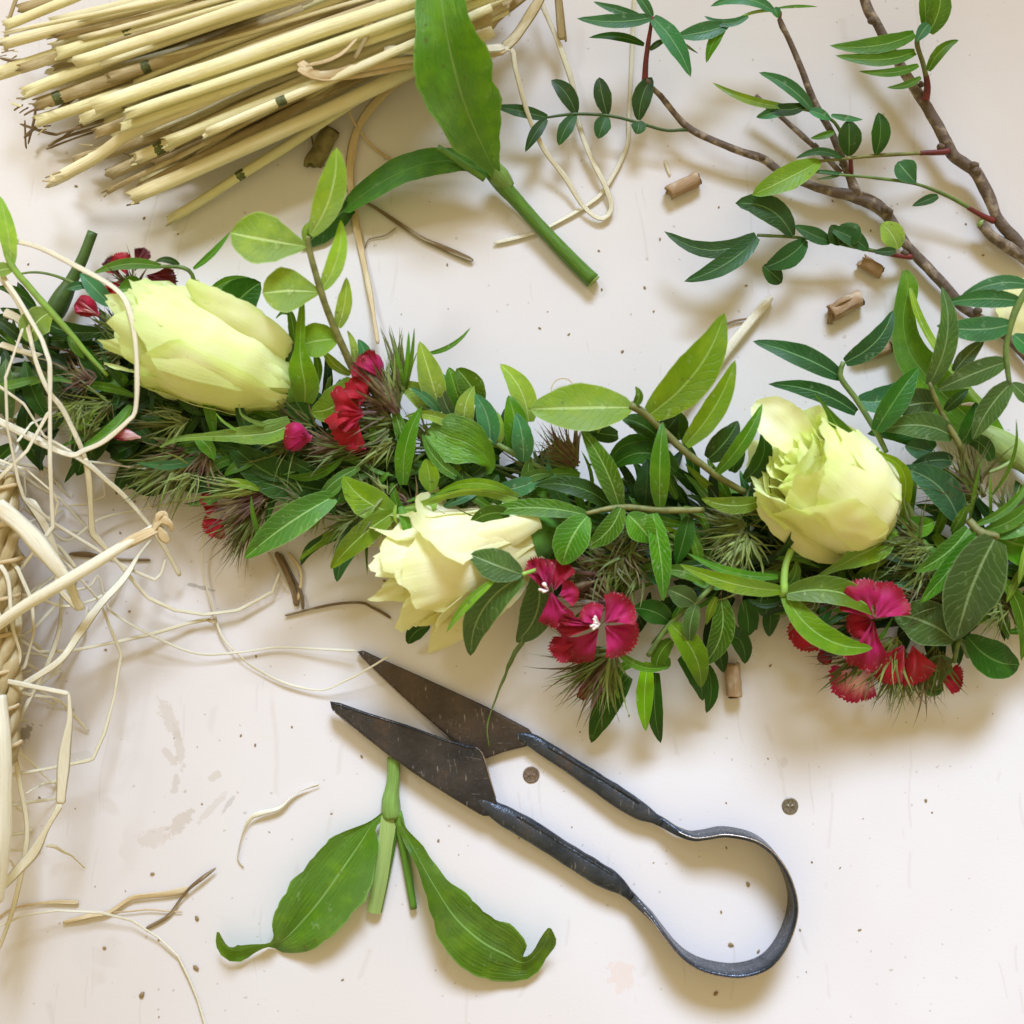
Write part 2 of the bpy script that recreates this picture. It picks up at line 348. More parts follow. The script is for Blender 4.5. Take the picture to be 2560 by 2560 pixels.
def screw(x, y, r, m):
    c = Q(x, y); V = []; F = []; n = 28
    rings = ((1.05, 0.6), (1.0, 2.2), (0.9, 2.4), (0.72, 1.3), (0.34, 1.1), (0.26, 2.0), (0.12, 2.1))
    for rr, z in rings:
        for i in range(n):
            a = 2 * math.pi * i / n; w = 1 + 0.04 * noise.noise(Vector((math.cos(a) * 2 + x, math.sin(a) * 2, rr)))
            k = 1.0 if rr > 0.5 else (1 + 0.55 * (math.cos(4 * a)))
            V.append(c + Vector((math.cos(a) * r * rr * w * k, math.sin(a) * r * rr * w * k, z)))
    F = grid_faces(len(rings) - 1, n, True); F.append(tuple(range((len(rings) - 1) * n, len(rings) * n)))
    return obj('screw', V, F, m, table, None, True, origin=c)
screw(1328, 1937, 20, M_screw_dark); screw(1975, 2015, 20, M_screw)

# ------------------------------------------------------------------ straw bundle
straw = thing('straw_bundle', (700, 150), 'thick sheaf of cut pale yellow straw stalks lying along the top left corner', 'straw bundle')
def stalk(ends, r, mat=None, node=None, sides=12, parent=straw, name='stalk', flat=0.8, fray=10, hollow=True, label=None):
    """ends: photo points [(x,y,z)] from the cut end"""
    mat = mat or M_straw
    P = [Q(*e) for e in ends]; seed = R.random() * 90
    S = catmull([tuple(p) for p in P], max(8, 4 * len(P))); pts = [Vector(s) for s in S]
    for i, p in enumerate(pts):
        if 0 < i: p += Vector((noise.noise(Vector((seed, i * .35, 0))), noise.noise(Vector((seed, i * .35, 9))), 0)) * 3.0
    fr = frames(pts); V = []; U = []; L = 0; n = len(pts) - 1; tw_ = R.random() * 6
    roll = R.uniform(-0.5, 0.5); jag = [R.uniform(0, fray) if R.random() < 0.7 else R.uniform(fray, fray * 2.2) for _ in range(sides)]
    def ringv(p, T, X, N, rr, jj, v, inward=False):
        for i in range(sides):
            a = 2 * math.pi * i / sides + roll
            g = rr * (1 + 0.16 * noise.noise(Vector((seed + math.cos(a) * 1.7, math.sin(a) * 1.7, v * 0.3))))
            V.append(p + X * math.cos(a) * g + N * math.sin(a) * g * flat - T * (jag[i] if jj else 0)); U.append((i / sides + tw_, v))
    T, X, N = fr[0]
    if hollow:
        ringv(pts[0] + T * 22, T, X, N, r * 0.42, False, -0.3); ringv(pts[0] + T * 2, T, X, N, r * 0.80, True, -0.05)
    k0 = len(V) // sides
    for j in range(n + 1):
        if j: L += (pts[j] - pts[j - 1]).length
        T, X, N = fr[j]; ringv(pts[j], T, X, N, r * (1 + 0.06 * noise.noise(Vector((seed, L * .01, 4)))), j == 0, L / 100)
    F = grid_faces(k0 + n, sides, True)
    if hollow: F.append(tuple(reversed(range(sides))))
    F.append(tuple(range((k0 + n) * sides, (k0 + n + 1) * sides)))
    o = obj(name, V, F, mat, parent, U, origin=pts[0], label=label)
    if node:
        d = 0; m = Q(*node)
        j = min(range(n + 1), key=lambda q: (pts[q] - m).length); T, X, N = fr[min(j, n)]
        tpar = (m - pts[j]).dot(T); c = pts[j] + T * tpar
        V = []; ns = 14
        for dd, rr in ((-9, 0.99), (-6, 1.05), (-1, 1.02), (4, 1.06), (8, 1.03), (14, 0.985)):
            for i in range(ns):
                a = 2 * math.pi * i / ns + roll; g = r * rr * (1 + 0.16 * noise.noise(Vector((seed + math.cos(a) * 1.7, math.sin(a) * 1.7, 0.4))))
                V.append(c + T * (dd + 3 * noise.noise(Vector((a * 3, seed, 0)))) + X * math.cos(a) * g + N * math.sin(a) * g * (flat + 0.03))
        obj('node', V, grid_faces(5, ns, True), M_node, o, None, True, origin=c)
    return o
# (cut end, far end, radius, height at cut end, height far, node or None, old?)
stalks = [
 ((18, 62), (330, -60), 12, 150, 190, None, 0), ((14, 108), (560, -40), 15, 160, 200, None, 0),
 ((2, 182), (240, 105), 17, 120, 150, None, 0), ((150, 132), (640, -30), 15, 165, 205, (318, 74, 0), 0),
 ((190, 156), (900, -75), 15, 215, 230, None, 0), ((284, 192), (1130, -70), 16, 150, 190, (360, 152, 0), 1),
 ((68, 230), (640, 10), 16, 130, 150, None, 0), ((102, 258), (760, 30), 17, 110, 150, (142, 240, 0), 1),
 ((96, 302), (760, 85), 18, 95, 130, None, 0), ((243, 266), (1240, -75), 18, 235, 250, None, 0),
 ((322, 284), (1250, -40), 13, 240, 240, None, 0), ((310, 316), (1255, -15), 13, 215, 225, None, 0),
 ((346, 394), (1080, 60), 15, 150, 190, (396, 371, 0), 0), ((334, 492), (1230, 75), 19, 120, 150, None, 0),
 ((272, 478), (700, 265), 7, 110, 150, None, 1), ((427, 548), (1010, 170), 12, 22, 90, (580, 404, 0), 0),
 ((385, 470), (980, 150), 15, 60, 120, (530, 420, 0), 1), ((196, 402), (800, 190), 17, 60, 110, None, 1),
 ((282, 432), (900, 165), 17, 40, 120, None, 1), ((60, 20), (420, -80), 13, 120, 130, None, 1),
 ((420, 352), (1180, 60), 14, 190, 200, None, 0), ((250, 330), (800, 120), 14, 175, 190, None, 1),
 ((520, 330), (1230, 20), 12, 225, 225, (700, 252, 0), 0), ((330, 240), (960, 10), 13, 195, 210, None, 1),
 ((480, 205), (1100, -40), 15, 210, 225, None, 0), ((700, 225), (1230, 50), 13, 170, 190, (812, 178, 0), 1),
 ((60, 170), (560, 10), 14, 140, 170, None, 1), ((380, 95), (1000, -90), 14, 205, 225, None, 0),
]
for (a, b, r, z0, z1, nd, old) in stalks:
    mx, my = (a[0] + b[0]) / 2 + R.uniform(-4, 4), (a[1] + b[1]) / 2 + R.uniform(-4, 8)
    f = math.hypot(nd[0] - a[0], nd[1] - a[1]) / math.hypot(b[0] - a[0], b[1] - a[1]) if nd else 0
    stalk([(a[0], a[1], z0), (mx, my, (z0 + z1) / 2), (b[0], b[1], z1)], r * R.uniform(.88, 1.04), M_straw_old if old else M_straw,
          (nd[0], nd[1], z0 + (z1 - z0) * f) if nd else None)
for i in range(26):
    f = R.random(); ax = 40 + 380 * f + R.uniform(-30, 200); ay = 70 + 350 * f + R.uniform(-60, 10); bx = 950 + R.uniform(0, 300); by = -150 + 190 * f + R.uniform(-20, 20); zz = 235 - 120 * f
    stalk([(ax, ay, zz - 40), ((ax + bx) / 2, (ay + by) / 2, zz), (bx, by, zz + 6)], R.uniform(5, 9), R.choice((M_straw, M_straw, M_straw_old)), None, sides=8)
# the broken stalk that bends down at the front
stalk([(142, 446, 100), (250, 385, 150), (330, 330, 170), (480, 265, 190), (760, 140, 200)], 15, M_straw, None, fray=22)
for i in range(70):                                  # stalks packed underneath
    f = R.random(); q = R.random()
    ax = 60 + 330 * f + R.uniform(-40, 120); ay = 60 + 380 * f + R.uniform(-30, 30)
    bx = 900 + R.uniform(0, 380); by = -190 + 250 * f + R.uniform(-20, 20) + (bx - 1000) * -0.12
    z0 = R.uniform(16, 110); z1 = R.uniform(60, 170)
    stalk([(ax, ay, z0), ((ax + bx) / 2, (ay + by) / 2, (z0 + z1) / 2), (bx, by, z1)], R.uniform(6, 14), R.choice((M_straw, M_straw, M_straw_old)), None, sides=9)
for (pts, w) in ((((60, 345, 60), (110, 300, 70), (200, 235, 90)), 9), (((70, 360, 20), (85, 300, 50), (90, 260, 80)), 8), (((120, 365, 40), (170, 340, 55), (280, 310, 80)), 9),
                 (((15, 130, 90), (20, 60, 110), (50, -30, 120)), 12), (((115, 373, 30), (220, 335, 50), (330, 305, 70)), 7), (((50, 310, 50), (130, 335, 60), (160, 330, 80), (260, 300, 90)), 7),
                 (((62, 300, 50), (64, 358, 30), (66, 372, 20)), 5), (((150, 350, 40), (190, 320, 70), (300, 250, 100)), 6), (((0, 145, 80), (60, 150, 90), (200, 110, 120)), 8)):
    ribbon('dry_sheath', QP(pts, w), M_dry if w < 10 else M_straw_old, straw, thick=0.4)
for i in range(46):
    x, y = R.choice(((243, 266), (322, 284), (310, 316), (102, 258), (190, 156), (334, 492), (346, 394), (142, 446), (420, 352), (18, 62), (14, 108)) if i % 2 else ((20, 120), (60, 250), (100, 320), (240, 380), (200, 420), (300, 470), (50, 60), (430, 330))); x += R.uniform(-10, 30); y += R.uniform(-20, 20); a = R.uniform(2.2, 3.6); L = R.uniform(14, 46)
    z = R.uniform(60, 140)
    ribbon('straw_splinter', QP([(x, y, z), (x + L * .5 * math.cos(a), y - L * .5 * math.sin(a) * -0.6, z - 8), (x + L * math.cos(a), y + L * math.sin(a) * 0.7, z - 14)], R.uniform(3, 6)), R.choice((M_straw_old, M_dry, M_straw)), straw, thick=0.4)
# raffia wrapped round the sheaf
for (pts, w, m) in ((((742, 150, 236), (762, 166, 246), (800, 190, 240), (905, 168, 222), (1060, 145, 205), (1190, 140, 175)), 26, M_raffia_tan),
                 (((745, 172, 250), (805, 196, 236), (900, 186, 214), (1050, 160, 200), (1220, 138, 170), (1262, 126, 150)), 22, M_raffia_tan),
                 (((960, 122, 215), (1050, 126, 218), (1200, 122, 190), (1262, 118, 170)), 26, M_raffia), (((765, 165, 255), (860, 130, 250), (960, 0, 240), (1000, -60, 230)), 10, M_raffia_tan),
                 (((885, 150, 238), (925, 75, 245), (965, -20, 240)), 13, M_straw_old)):
    ribbon('raffia_tie', QP([p + (w * .8,) for p in pts]), m, straw, thick=0.16)
# dry husk ends at the right end of the sheaf
for (pts, w) in ((((1185, 110, 80), (1215, 60, 90), (1260, 20, 90), (1330, -30, 90)), 40), (((1260, 118, 120), (1290, 90, 110), (1330, 30, 100), (1360, -20, 90)), 26),
                 (((1200, 95, 100), (1240, 30, 110), (1290, -30, 110)), 34), (((1405, 100, 60), (1400, 50, 70), (1395, -20, 80)), 20), (((1415, 105, 50), (1408, 50, 60), (1400, -20, 70)), 8)):
    ribbon('dry_husk', QP([p + (w,) for p in pts]), M_straw_old, straw, thick=0.12)

# ------------------------------------------------------------------ loose fibres round the sheaf
def strand(name, label, cat, pts, w, m=M_raffia, group=None, **k):
    t = ribbon(name, QP([tuple(p[:3]) + ((p[3],) if len(p) > 3 else (w,)) for p in pts]), m, None, **k)
    return tag(t, label, cat, group)
strand('raffia_loop', 'pale raffia strand looping from the sheaf down past the cut green stem', 'raffia', [(1190, 165, 150), (1218, 147, 140), (1276, 122, 120), (1290, 178, 110), (1321, 289, 75), (1361, 374, 50), (1414, 445, 30), (1459, 516, 18), (1503, 547, 12),
        (1528, 521, 12), (1512, 463, 20), (1477, 392, 28), (1445, 303, 34), (1432, 214, 40), (1396, 107, 50), (1356, 13, 60), (1340, -40, 60)], 13, M_raffia)
strand('raffia_strand', 'thin raffia strand ending in a straight pale tip under the cut green stem', 'raffia', [(1586, -20, 12), (1580, 134, 8), (1572, 289, 8), (1566, 369, 8), (1512, 472, 8), (1468, 512, 6), (1392, 556, 6), (1334, 583, 6), (1234, 608, 7)], 11, M_raffia)
strand('raffia_ribbon', 'golden brown raffia ribbon running straight down from the sheaf to the garland', 'raffia', [(1060, 160, 60, 26), (1031, 182, 50, 26), (969, 224, 40, 24), (898, 312, 24, 22), (876, 401, 14, 22), (876, 463, 10, 20), (889, 556, 8, 19), (907, 645, 8, 17), (929, 757, 20, 13), (945, 860, 50, 9)], 18, M_raffia_tan)
strand('raffia_strand', 'short frayed raffia strand crossing the golden ribbon beside the sheaf', 'raffia', [(835, 226, 60), (862, 262, 40), (889, 312, 28), (934, 369, 12), (987, 405, 5)], 8, M_raffia_tan)
strand('dry_stalk', 'dark brown dry stalk fragment lying below the narrow green leaf', 'dry stalk', [(830, 442, 10, 6), (889, 490, 10, 7), (947, 525, 10, 9), (1049, 592, 10, 11), (1110, 620, 9, 14), (1183, 652, 8, 12)], 9, M_dry)
strand('fibre', 'hair-thin brown fibre beside the dark dry stalk', 'fibre', [(990, 570, 4), (965, 588, 6), (940, 594, 5), (921, 600, 4), (912, 620, 3)], 3, M_dry)
strand('fibre', 'hair-thin curved brown fibre at the edge of the sheaf', 'fibre', [(768, 275, 40), (775, 320, 20), (785, 370, 12), (800, 400, 6), (830, 440, 5)], 4, M_dry)
strand('wooden_stick', 'straight pale peeled stick standing out of the garland behind the big olive leaf', 'stick', [(1928, 742, 14, 25), (1850, 836, 16, 25), (1770, 935, 20, 26), (1680, 1045, 34, 27), (1620, 1130, 60, 26)], 22, M_raffia, thick=0.8, n=16, seed=4.0)
strand('twig_scrap', 'dark dry twig scrap touching the pale peeled stick', 'twig', [(1806, 815, 7, 7), (1840, 802, 7, 6), (1874, 796, 7, 5)], 7, M_dry, thick=0.8)
strand('fibre', 'thin fibre curled in an arc above the large olive leaf', 'fibre', [(1378, 990, 20), (1380, 965, 18), (1392, 950, 16), (1412, 946, 16), (1428, 955, 16), (1436, 975, 20)], 3, M_raffia_tan)
strand('dry_stalk', 'thin brown curved root lying left of the lowest rose', 'dry stalk', [(712, 1539, 6), (780, 1522, 7), (848, 1509, 8), (905, 1507, 9), (928, 1517, 8), (955, 1531, 7), (977, 1545, 6)], 7, M_dry, thick=0.8)
strand('raffia_twist', 'small twisted raffia scrap lying alone left of the front scissor blade', 'raffia', [(609, 2170, 4, 6), (594, 2143, 6, 9), (605, 2090, 10, 9), (624, 2048, 14, 12), (649, 2034, 14, 15), (699, 2019, 12, 12), (739, 1984, 10, 9), (798, 1961, 8, 7)], 9, M_raffia, twist=1.0)
strand('straw_chip', 'tiny pale straw chip beside the cut reed piece', 'straw chip', [(1662, 400, 4, 7), (1668, 418, 4, 8), (1675, 438, 4, 5)], 8, M_raffia)
strand('dry_stalk', 'long tan dry blade with a brown tip at the lower left', 'dry stalk', [(157, 2307, 6, 9), (230, 2288, 6, 13), (270, 2282, 7, 12), (320, 2250, 9, 12), (345, 2242, 10, 14), (420, 2234, 10, 17), (470, 2222, 10, 16)], 10, M_raffia_tan)
strand('dry_stalk', 'thin brown dry blade with a split end crossing the tan one at the lower left', 'dry stalk', [(365, 2321, 5, 7), (420, 2290, 6, 10), (450, 2250, 9, 8), (475, 2220, 14, 9), (510, 2192, 14, 11), (540, 2170, 12, 6)], 8, M_dry)
strand('fibre', 'fine straw fibre lying across the two crossed dry blades', 'fibre', [(275, 2282, 8), (330, 2278, 8), (370, 2274, 8), (410, 2277, 7), (456, 2280, 6)], 4, M_raffia_tan)
strand('dry_stalk', 'short tan dry blade touching the left edge at the bottom', 'dry stalk', [(-10, 2300, 5, 8), (30, 2272, 6, 8), (90, 2260, 7, 10), (140, 2255, 7, 12), (197, 2256, 6, 13)], 9, M_raffia_tan)
strand('dry_husk', 'flat brown husk lying below the straw cross on the left', 'dry husk', [(172, 1385, 5, 7), (215, 1386, 6, 16), (255, 1392, 6, 9), (310, 1399, 5, 7), (376, 1400, 5, 8)], 10, M_dry)
for i, (pts, w) in enumerate((([(690, 1390), (715, 1430), (735, 1480), (742, 1515)], 12), ([(700, 1395), (735, 1450), (755, 1490), (757, 1523)], 9), ([(672, 1385), (700, 1440), (724, 1470)], 5), ([(720, 1390), (748, 1430), (745, 1500)], 7))):
    pass
hk = thing('withered_leaf', (725, 1450), 'withered brown leaf scrap sticking out below the garland', 'withered leaf')
for pts, w in (([(690, 1380), (715, 1430), (735, 1480), (742, 1515)], 14), ([(700, 1385), (735, 1450), (755, 1490), (757, 1523)], 10), ([(672, 1380), (700, 1440), (724, 1470)], 5), ([(720, 1380), (752, 1430), (745, 1500)], 8)):
    ribbon('fibre', QP([(x, y, 12 + 6 * math.sin(x * .1), w) for x, y in pts]), M_dry if w > 9 else M_raffia_tan, hk, thick=0.15)

# ------------------------------------------------------------------ cut reed pieces
def reed(x, y, L, r, ang, label, mat=M_reed, split=False, z=None):
    a = math.radians(ang); t = thing('reed_piece', (x, y), label, 'reed piece', 'cut pieces of reed on the table')
    c, s_ = math.cos(a), math.sin(a); z = z or r * 0.95
    o = stalk([(x - c * L / 2, y - s_ * L / 2, z), (x, y, z), (x + c * L / 2, y + s_ * L / 2, z)], r, mat, None, 16, t, 'reed_tube', 0.9, 5)
    c2 = Q(x + c * (L / 2 + 1), y + s_ * (L / 2 + 1), z); T = Vector((c, -s_, 0)); X = T.cross(UP); V = []
    for rr, dd in ((0.97, 0.0), (0.75, 1.0), (0.5, -3.0), (0.2, -7.0)):
        for i in range(14):
            b = 2 * math.pi * i / 14; V.append(c2 + T * (dd + 2.5 * noise.noise(Vector((x, b * 2, rr * 6)))) + X * math.cos(b) * r * rr + UP * math.sin(b) * r * rr * 0.9)
    F = grid_faces(3, 14, True); F.append(tuple(range(42, 56))); obj('cut_face', V, F, M_pith, t, None, True)
    if split:
        ribbon('split_bark', QP([(x - c * L * .62 + s_ * -r * .5, y - s_ * L * .62 - c * r * .7, r * 1.5, 8), (x - c * L * .2, y - s_ * L * .2 - r * .9, r * 2.0, 15), (x + c * L * .2, y + s_ * L * .2 - r * .6, r * 1.8, 9)]), mat, t, thick=0.3)
        for q in range(7):
            ribbon('pith_fibre', QP([(x - c * L * .45, y - s_ * L * .45 + q * 2 - 6, r, 6), (x - c * L * .6 + q, y - s_ * L * .6 + 10 + q, r * .7, 7), (x - c * L * .62 - 2 + q * 2, y - s_ * L * .6 + 24, r * .3, 4)]), M_pith if q % 2 else mat, t, thick=0.5)
        ribbon('split_bark', QP([(x - c * L * .4 + 3, y - s_ * L * .4 + r * .45, r * 1.75, 5), (x + c * L * .45, y + s_ * L * .45 + r * .45, r * 1.75, 5)]), M_pith, t, thick=0.3)
    return t
reed(1710, 463, 80, 18, -27, 'cut reed piece lying alone left of the branches')
reed(2180, 667, 52, 17, 32, 'short stubby cut reed piece beneath the branch')
reed(2115, 764, 80, 21, -28, 'split and frayed cut reed piece beside the branch', split=True)
reed(2185, 878, 84, 16, -14, 'cut reed piece half hidden by a garland leaf')
reed(1833, 1702, 80, 19, 86, 'cut reed piece lying upright below the garland')
reed(806, 368, 98, 23, -62, 'greenish brown cut reed piece in the shade of the sheaf', mat=simple('green_reed', (0.20, 0.165, 0.06), 0.6, 0.4, 300, col2=(0.12, 0.10, 0.03)))

# ------------------------------------------------------------------ crumbs
V = []; F = []
def crumb(x, y, r, el=1.0):
    c = Q(x, y, r * 0.4); b = len(V); a0 = R.uniform(0, 6); n = 6
    for lz, lr in ((-0.35, 0.8), (0.2, 1.0), (0.55, 0.5)):
        for i in range(n):
            a = 2 * math.pi * i / n; g = r * lr * R.uniform(0.7, 1.25); px, py = math.cos(a) * g * el, math.sin(a) * g
            V.append(c + Vector((px * math.cos(a0) - py * math.sin(a0), px * math.sin(a0) + py * math.cos(a0), lz * r)))
    F.extend([tuple(b + k for k in f) for f in grid_faces(2, n, True)]); F.append(tuple(b + 12 + i for i in range(n)))
for (x, y, r) in ((381, 2185, 5), (492, 2296, 6), (397, 2349, 4), (490, 2420, 7), (355, 2487, 8), (261, 2370, 5), (397, 2542, 3), (99, 1995, 4), (2315, 2001, 5), (1870, 2210, 6), (1827, 2361, 6),
                  (1790, 2483, 6), (1896, 2378, 4), (2030, 2155, 3), (1096, 2101, 4), (829, 2034, 2.5), (730, 1817, 3), (264, 1624, 4), (337, 1254, 4), (562, 1361, 3), (1573, 1789, 3), (1450, 1830, 2.5), (505, 2010, 3),
                  (1349, 820, 3), (1556, 878, 4), (1634, 778, 3), (1772, 889, 2.5), (1118, 662, 3), (1612, 719, 4), (1650, 598, 3), (1865, 714, 3), (1797, 518, 3), (2005, 260, 3), (2415, 560, 3), (2458, 638, 3), (70, 660, 3), (445, 585, 3), (360, 545, 4), (190, 465, 4)):
    crumb(x, y, r * 0.8, R.uniform(1.0, 1.8))
for i in range(90): crumb(R.uniform(0, 2560), R.uniform(380, 2560), R.choice((1.2, 1.5, 2.0, 2.6)), R.uniform(1, 2.4))
tag(obj('crumbs', V, F, M_dry, None, None, False, origin=(0, 0, 0)), 'dark specks and plant crumbs scattered over the table', 'crumbs', None, 'stuff')
# ------------------------------------------------------------------ scissors
def metal(name, c1, c2, rough):
    k = NT(name); ob = k.ob(); a = k.noise(ob, 70, 4); b = k.noise(k.mapv(ob, (1, 1, 1)), 600, 3, 0.7); s = k.noise(k.mapv(ob, (5, 1, 1)), 160, 3, 0.7)
    c = k.mix(k.step(a, 0.35, 0.65), c1, c2); s2 = k.noise(k.mapv(ob, (1, 7, 1)), 130, 4, 0.75); c = k.mix(k.step(s, 0.60, 0.74, 0, 0.6), c, (0.42, 0.38, 0.35)); c = k.mix(k.step(s2, 0.64, 0.74, 0, 0.55), c, (0.34, 0.31, 0.29)); c = k.mix(k.step(a, 0.60, 0.72, 0, 0.45), c, (0.13, 0.080, 0.050))
    return k.bsdf(c, k.step(b, 0.3, 0.7, rough - 0.08, rough + 0.16), 0.55, k.bump(k.math('ADD', b, k.math('MULTIPLY', a, 2.0)), 0.35, 0.0008), 0.5)
M_blade1 = metal('dark_blade', (0.030, 0.028, 0.027), (0.060, 0.053, 0.048), 0.40)
M_blade2 = metal('brown_blade', (0.048, 0.036, 0.027), (0.088, 0.066, 0.050), 0.45)
M_iron = metal('blued_iron', (0.020, 0.027, 0.036), (0.060, 0.070, 0.085), 0.28)
M_edge = simple('bright_edge', (0.45, 0.38, 0.33), 0.35, 0.4, 900, metal=0.8)
sci = thing('scissors', (1400, 2000), 'old black iron spring shears lying open in front of the garland', 'scissors')
def plate(name, outline, z0, z1, mat, parent, tilt=(0, 0, 0)):
    """flat forged plate with a chamfered rim"""
    n = len(outline); c = [sum(p[0] for p in outline) / n, sum(p[1] for p in outline) / n]; V = []
    def zo(x, y): return tilt[0] * (x - c[0]) + tilt[1] * (y - c[1])
    def ins(d):
        o = []
        for i in range(n):
            a, p, b = (Vector(outline[i - 1]), Vector(outline[i]), Vector(outline[(i + 1) % n]))
            n1 = Vector((-(p - a).y, (p - a).x)).normalized(); n2 = Vector((-(b - p).y, (b - p).x)).normalized(); m = (n1 + n2); m = m.normalized() / max(0.45, m.normalized().dot(n1))
            o.append(p + m * d)
        return o
    area2 = sum(outline[i][0] * outline[(i + 1) % n][1] - outline[(i + 1) % n][0] * outline[i][1] for i in range(n)); sg = 1 if area2 > 0 else -1
    for d, z in ((1.5, z0), (0, z0 + 2), (0, z1 - 4), (2.5 * 1, z1 - 1), (7, z1)):
        for p in ins(d * sg): q = Q(p[0], p[1], z); q.z += zo(p[0], p[1]); V.append(q)
    F = [(j * n + i, j * n + (i + 1) % n, (j + 1) * n + (i + 1) % n, (j + 1) * n + i) for j in range(4) for i in range(n)]
    F.append(tuple(range(4 * n, 5 * n))); F.append(tuple(reversed(range(n))))
    if sg > 0: F = [tuple(reversed(f)) for f in F]
    o = obj(name, V, F, mat, parent, None, False); return o
def dens(P, k=4):
    o = []
    for a, b in zip(P, P[1:] + P[:1]):
        for i in range(k): f = i / k; o.append((a[0] + (b[0] - a[0]) * f, a[1] + (b[1] - a[1]) * f))
    return o
bk = plate('blade', [(893, 1629), (908, 1626), (960, 1650), (1050, 1690), (1120, 1722), (1220, 1768), (1322, 1822), (1340, 1846), (1316, 1866), (1260, 1880), (1213, 1897), (1190, 1890), (1120, 1842), (1000, 1735), (920, 1660)], 8, 24, M_blade2, sci)
bk['label'] = 'brown stained rear blade'
ft = plate('blade', [(825, 1753), (850, 1757), (920, 1782), (1018, 1812), (1110, 1846), (1188, 1868), (1202, 1878), (1213, 1900), (1237, 1990), (1245, 2012), (1232, 2040), (1208, 2040), (1140, 2000), (1060, 1950), (960, 1880), (880, 1815), (829, 1772)], 27, 46, M_blade1, sci, tilt=(0, 0))
tube('ground_edge', QP([(831, 1775, 41, 1.2), (880, 1817, 41, 1.5), (970, 1885, 41, 1.5), (1060, 1949, 41, 1.6), (1140, 1999, 41, 1.5), (1200, 2036, 41, 1.2)]), M_edge, ft, sides=6, n=30, lump=.5)
tube('ground_edge', QP([(898, 1638, 20, 1.2), (960, 1698, 20, 1.5), (1060, 1791, 20, 1.5), (1120, 1843, 20, 1.2)]), M_edge, bk, sides=6, n=30, lump=.5)
ft['label'] = 'dark front blade with pale scratches'
ribbon('cutting_edge', QP([(1188, 1868, 47, 2), (1202, 1879, 47.5, 3), (1212, 1900, 47.5, 4), (1226, 1950, 47.5, 4), (1240, 1996, 47, 3)]), M_edge, ft, thick=0.3)
ribbon('back_line', QP([(829, 1757, 47, 3), (920, 1786, 47.6, 3), (1018, 1817, 47.8, 3), (1110, 1850, 47.6, 3), (1186, 1872, 47, 2)]), M_iron, ft, thick=0.4)
def shank(name, pts, m=M_iron):
    return tube(name, QP(pts), m, sci, sides=20, n=48, ell=0.66, lump=0.07, seed=R.random() * 9)
s1 = shank('handle', [(1180, 1985, 40, 5), (1205, 2004, 38, 14), (1238, 2026, 37, 21), (1262, 2040, 36, 25), (1290, 2056, 34, 27), (1345, 2088, 32, 28), (1400, 2124, 30, 26), (1450, 2155, 30, 27), (1500, 2186, 30, 27), (1530, 2203, 30, 25), (1556, 2222, 32, 17), (1580, 2244, 34, 9)])
s2 = shank('handle', [(1282, 1838, 18, 5), (1305, 1842, 20, 13), (1335, 1854, 22, 18), (1380, 1883, 24, 20), (1440, 1922, 26, 21), (1500, 1962, 27, 24), (1560, 2002, 28, 26), (1600, 2027, 28, 23), (1630, 2043, 30, 15), (1656, 2058, 34, 8)])
for s_, pth in ((s1, [(1290, 2038, 51), (1320, 2054, 52), (1370, 2082, 52), (1430, 2118, 50), (1500, 2160, 50), (1535, 2184, 48)]), (s2, [(1370, 1866, 38), (1410, 1890, 40), (1470, 1926, 42), (1540, 1968, 44), (1600, 2008, 44)])):
    ribbon('seam', QP([p + (5,) for p in pth]), M_iron, s_, n=30, thick=0.5)
sp = [(1545, 2214, 30), (1575, 2240, 34), (1604, 2270, 46), (1632, 2300, 60), (1658, 2336, 74), (1700, 2388, 82), (1740, 2418, 84), (1790, 2436, 86), (1856, 2442, 86), (1922, 2420, 86), (1968, 2362, 86), (1992, 2280, 86), (1978, 2205, 86), (1942, 2145, 86),
      (1892, 2106, 84), (1820, 2090, 80), (1770, 2096, 74), (1735, 2098, 68), (1695, 2082, 52), (1660, 2060, 38), (1622, 2040, 30)]
Pw = [Q(x, y, h) for x, y, h in sp]
S = catmull([(p.x, p.y, 0, h) for p, (x, y, h) in zip(Pw, sp)], 150); pts = [Vector(s[:3]) for s in S]; fr = frames(pts); V = []
for j, s in enumerate(S):
    T, X, N = fr[j]; t = j / 150; h = s[3]; e = min(1, min(t, 1 - t) / 0.12); ht = (14 + (h - 14) * e if h > 14 else h); z0 = max(3, h - 14 - (h - 17) * e) if e < 1 else 3
    thk = 5.2 + (1 - e) * 8; tl = (1 - e) * 0.0
    for dx, dz in ((-1, 0.03), (-1, 0.94), (-0.6, 1), (0.6, 1), (1, 0.94), (1, 0.03), (0.5, 0)):
        V.append(Vector((pts[j].x, pts[j].y, 0)) + X * dx * thk + UP * (z0 + (h - z0) * dz + 0.8 * noise.noise(Vector((j * .12, dx, 2)))))
F = grid_faces(150, 7, True); F.append(tuple(reversed(range(7)))); F.append(tuple(range(150 * 7, 151 * 7)))
spr = obj('spring_bow', V, F, M_iron, sci, None, True)
V = []
for j in range(12, 140):
    T, X, N = fr[j]; z = S[j][3] + 0.4
    for dx, dz in ((-4.6, -1.2), (-3.4, 0.7), (-1.8, 0.2)): V.append(Vector((pts[j].x, pts[j].y, z)) + X * -dx + UP * dz)
obj('pale_rim', V, grid_faces(127, 2), M_edge, spr, None, True)  # pale metal strip along the outer top edge of the bow

